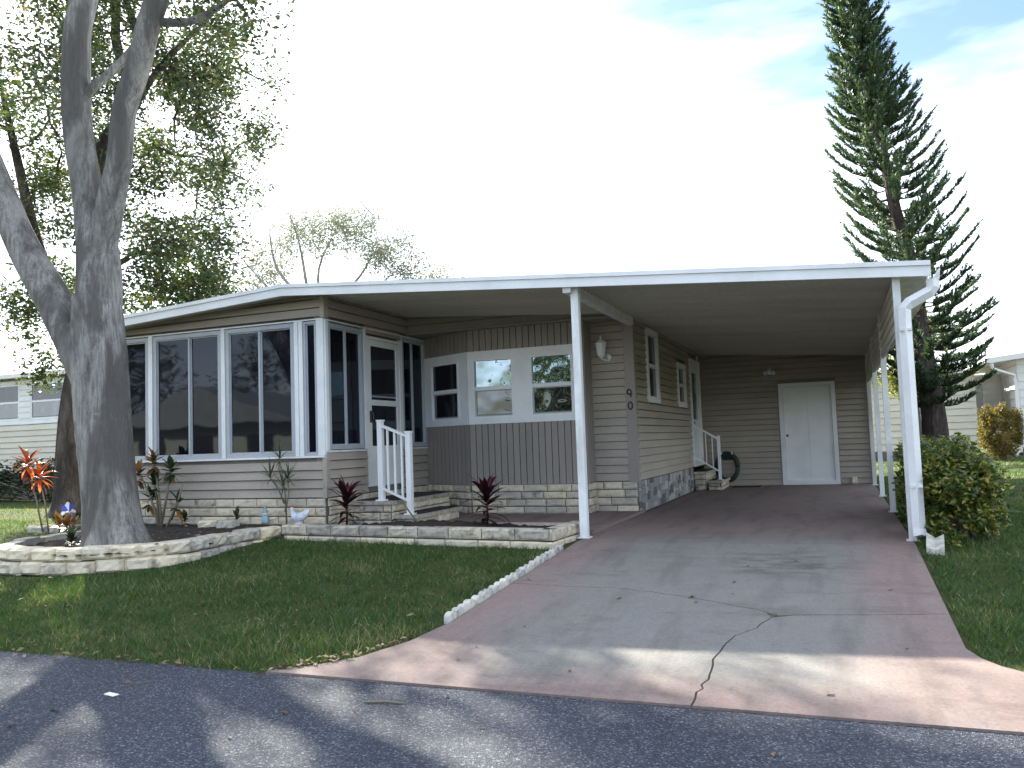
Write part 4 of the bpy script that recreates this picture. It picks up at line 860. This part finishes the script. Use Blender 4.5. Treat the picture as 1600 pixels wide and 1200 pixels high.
# ------------------------------------------------------------------ neighbours
def neighbour(name, label, loc): return empty(name, loc, label, 'house', 'neighbour houses')
def nwall(e, pl, z0, z1, mat, course, ops=()):
    return wall(pl, z0, lambda x: z1, ops, course=course, mat=mat, parent=e, bmat=mat)
NR = neighbour('neighbour_house', 'cream and white house with a sloped porch roof beyond the right lawn', (3.5,25,0))
pl = Pl((-2.2,24.5),(4.0,24.5),(0,-1)); nwall(NR, pl, .28, 3.0, 'neigh_cream', .24, [(4.15,4.75,1.5,2.5)])
hung(pl, 4.15, 4.75, 1.5, 2.5, 'dark_glass', .06, NR, .03)
M().box(-2.3,4.02,24.6,30,.28,2.95).build('wall', 'neigh_cream', NR); M().box(-2.2,4.0,24.42,24.5,-.03,.27).build('skirting', 'mortar', NR)
M().prism([(-2.6,24.1,2.98),(4.1,24.1,2.98),(4.1,24.1,3.06),(-2.6,24.1,3.06)], (0,7,.25)).build('roof', 'neigh_white', NR)
pl = Pl((4.0,26.5),(5.25,26.5),(0,-1)); wq = nwall(NR, pl, .3, 3.0, 'neigh_white', .24, [(.1,.55,1.2,2.7)]); frame(pl, .1, .55, 1.2, 2.7, .05, -.03, .03).build('window', 'white', NR)
pl.box(M(), .15, .5, -.02, 0, 1.25, 2.65).build('pane', 'dark_glass', NR)
pl = Pl((5.15,23.5),(9.5,23.5),(0,-1)); nwall(NR, pl, .3, 3.45, 'neigh_white', .28); M().box(5.16,9.5,23.61,30,.3,3.4).build('wall', 'neigh_white', NR)
pl = Pl((5.15,26.4),(5.15,23.5),(-1,0)); nwall(NR, pl, .3, 3.3, 'neigh_white', .28, [(.6,1.5,.9,2.6)]); pl.box(M(), .6, 1.5, -.04, -.01, .9, 2.6).build('pane', 'dark_glass', NR)
rf = M().add([(4.15,23.1,3.18),(9.6,23.1,3.75),(9.6,31,3.75),(4.15,31,3.18),(4.15,23.1,3.36),(9.6,23.1,3.93),(9.6,31,3.93),(4.15,31,3.36)], [(3,2,1,0),(4,5,6,7),(0,1,5,4),(1,2,6,5),(2,3,7,6),(3,0,4,7)]).build('roof', 'neigh_white', NR)
M().tube([(4.35,23.15,3.2),(4.4,23.2,3.0),(5.05,23.42,2.75),(5.08,23.42,2.5),(5.08,23.42,.25),(4.9,23.3,.06)], .055, 4).build('downspout', 'neigh_white', rf)
M().box(4.0,5.2,23.4,26.5,-.03,.05).build('porch_slab', 'mortar', NR); M().box(5.14,9.5,23.44,23.5,-.03,.29).build('skirting', 'mortar', NR)
NL = neighbour('neighbour_house', 'cream lap-sided house with paired windows at the left edge', (-20,9,0))
pl = Pl((-27,9),(-15.2,9),(0,-1)); wz = [(2.55,3.55,2.25,3.35),(4.0,5.5,2.25,3.35)]
nwall(NL, pl, .75, 3.5, 'neigh_cream', .17, wz)
for a, b, c_, d in wz: hung(pl, a, b, c_, d, 'dark_glass', .06, NL, .03)
pl.box(M(), 2.45, 5.6, -.01, .035, 2.13, 2.245).build('sill', 'white', NL); pl.box(M(), 3.56, 3.99, -.01, .03, 2.25, 3.35).build('window_post', 'white', NL); pl.box(M(), 2.45, 5.6, -.01, .03, 3.355, 3.45).build('window_head', 'white', NL)
pl.box(M(), 0, 11.8, -.12, -.0, -.03, .72).build('skirting', 'dark_metal', NL); pl.box(M(), 0, 11.8, -.0, .05, .69, .745).build('base_trim', 'neigh_white', NL)
M().box(-27,-15.2,9.11,15,-.03,3.45).build('wall', 'neigh_cream', NL); M().prism([(-27.4,8.6,3.5),(-14.8,8.6,3.5),(-14.8,8.6,3.62),(-27.4,8.6,3.62)], (0,6.8,.4)).build('roof', 'neigh_white', NL)
# across the street (seen only as reflections; two trees added to darken the porch panes)
NA = neighbour('neighbour_house', 'gabled house across the street, seen mirrored in the porch windows', (-33,-27,-.2))
M().box(-39,-27,-34,-27,-.25,2.6).build('wall', 'neigh_cream', NA); M().prism([(-39.6,-26.3,2.55),(-26.4,-26.3,2.55),(-33,-26.3,4.7)], (0,-8,0)).build('roof', 'roof_grey', NA)
for x in (-37.5,-34,-30): M().box(x,x+1.6,-27.0,-26.96,.7,2.0).build('window', 'dark_glass', NA)
for lb_, tx, ty, r_, sd_ in (('broad tree across the street, seen mirrored in the bay glass',-14,-32,(3.2,3,2.2),91), ('dark tree added behind the gabled house across the street to darken the porch glass',-34,-40,(9,3,4.5),92), ('dark tree added left of the gabled house across the street to darken the porch glass',-47,-34,(6,3,4.5),93)):
    h_ = 4.2 if sd_ == 91 else 6.5
    big_tree('background_tree', lb_, (tx,ty,-.25), [([(tx,ty,-.25),(tx,ty,2),(tx-.2,ty,h_-.5)],[.35,.3,.2])], ellip((tx,ty,h_),r_,50,sd_), 80, .75, .4, 'oak_leaf', 'back_bark', .1, n=7)
# ------------------------------------------------------------------ grass and litter
def grass(name, label, areas, h0, h1, wd, seed):
    g_ = np.random.default_rng(seed); Vs = []; rv = []
    for (x0,x1,y0,y1,den,ok) in areas:
        k = int((x1-x0)*(y1-y0)*den); x = g_.uniform(x0,x1,k); y = g_.uniform(y0,y1,k); mk = ok(x,y); x, y = x[mk], y[mk]; k = len(x)
        patch = .5+.25*np.sin(x*1.7+1.3*np.sin(y*1.1))+.25*np.sin(y*2.3+1.7*np.sin(x*.9+2))
        fine = .5+.5*np.sin(x*7.3+2*np.sin(y*5.1))*np.sin(y*6.1+2*np.sin(x*4.7))
        keep = g_.random(k) < .55+.45*np.clip(patch*.6+fine*.6,0,1); x, y, patch, fine = x[keep], y[keep], patch[keep], fine[keep]; k = len(x)
        z = np.where(y > -.3, 0, np.where(y > -4.65, (.3+y)*.062, -.27))-.028
        h = (h0+(h1-h0)*g_.random(k)**1.6)*(.35+.45*patch+.65*fine); a = g_.uniform(0,6.283,k); ln = h*g_.uniform(.2,1.2,k); b = g_.uniform(0,6.283,k); w_ = wd*g_.uniform(.6,1.4,k)*(1+.06*np.maximum(y,0))
        B = np.stack([x,y,z],1); s = np.stack([np.cos(b)*w_,np.sin(b)*w_,np.zeros(k)],1); T = B+np.stack([np.cos(a)*ln,np.sin(a)*ln,h],1)
        Vs.append(np.stack([B-s,B+s,T],1).reshape(-1,3)); rv.append(np.clip(g_.normal(.42,.2,k)+.25*(patch-.5)+np.where(g_.random(k) < .12,.4,0)+np.clip(.9*np.sin(x*2.9+np.sin(y*3.7)*1.3+4)*np.sin(y*3.3+np.sin(x*2.1)*1.5)-.45,0,.5)*.6,0,1))
    o = soup(name, np.vstack(Vs), 3, 'grass', None, np.concatenate(rv)); tag(o, label, 'grass', kind='stuff')
def leftok(x, y):
    ring = ((x+8.66)/1.40)**2+((y+1.35)/1.24)**2 < 1
    bed = (x > -10.05) & (x < -7.25) & (y > -1.3)
    edge = np.interp(y, [-4.66,-4.5,-4.3,-3.92,-3.42,0], [-4.0,-3.77,-3.56,-3.40,-3.36,-3.36])
    return ~ring & ~bed & (x < edge-.01*np.sin(y*9)) & ~((x > -7.3) & (y > -.29-(x+7.12)*.098)) & ~((y > .1) & (x > -11.3)) & (y > -4.66+.03*np.sin(x*5)+.02*np.sin(x*13))
grass('lawn_grass', 'shaded short green lawn in front of the house', [(-10.5,-3.3,-4.68,0,3600,leftok),(-20,-10.5,-4.68,2,900,leftok),(-26,-10.5,2,8,260,leftok)], .03,.075,.0042, 1)
def rightok(x, y): return (x > np.interp(y, [-4.66,-4.3,-4.05,-3.83,-3.63,-3.46,9], [1.12,.88,.58,.26,.08,.025,.03])+.02*np.sin(y*11)) & ~((x < .05) & (y > 9.3)) & (y > -4.66)
grass('lawn_grass', 'green lawn strip running back along the right of the driveway', [(0,2.2,-4.66,4,3800,rightok),(0,9,4,14,500,rightok),(-3,10,14,23.2,220,lambda x,y: (y < 23.2))], .03,.085,.0042, 2)
g_ = np.random.default_rng(5); pts = []
for _ in range(150): x = g_.uniform(-10,-3.9); pts.append((x, -4.62+g_.normal(0,.10), -.268 if True else 0))
for _ in range(90): x = g_.uniform(-3.9,-3.35); y = np.interp(x, [-3.98,-3.54,-3.375,-3.29], [-4.655,-4.3,-3.92,-3.42])+g_.normal(0,.06); pts.append((x-.06, y, gz(y)+.006))
for _ in range(60): x, y = g_.uniform(-10,-3.5), g_.uniform(-4.5,-2.6); pts.append((x,y,gz(y)+.035))
for _ in range(40): pts.append((g_.uniform(-8,1.5), g_.uniform(-6.8,-4.7), -.278))
for _ in range(22): y = g_.uniform(-4.4,-.5); pts.append((g_.uniform(-3.2,-.1), y, gz(y)+.004))
for _ in range(110): pts.append((g_.uniform(-9.4,-7.5), g_.uniform(-1.9,.1), .12))
C_ = np.array(pts); k = len(C_); a = g_.uniform(0,6.28,k); s = g_.uniform(.012,.036,k); d = np.stack([np.cos(a)*s,np.sin(a)*s,g_.uniform(-.2,.35,k)*s],1); p_ = np.stack([-np.sin(a)*s*.4,np.cos(a)*s*.4,g_.uniform(-.3,.3,k)*s],1)
tag(soup('fallen_leaves', np.stack([C_-d,C_+p_+[0,0,.006],C_+d,C_-p_+[0,0,.004]],1).reshape(-1,3), 4, 'litter'), 'scattered dry fallen leaves along the road and lawn edge', 'leaves', kind='stuff')
tag(M().prism([(-4.62,-5.28,-.279),(-4.53,-5.30,-.279),(-4.52,-5.265,-.277),(-4.61,-5.25,-.276)], (0,0,.004)).build('paper_scrap', 'white'), 'small white paper scrap lying on the asphalt', 'litter')
tag(M().tube([(-3.06,-5.02,-.275),(-2.95,-4.99,-.272),(-2.83,-4.98,-.276)], [.006,.007,.004], 5).build('twig', 'stem'), 'dry brown twig lying on the asphalt near the driveway', 'twig')
bpy.context.view_layer.update()
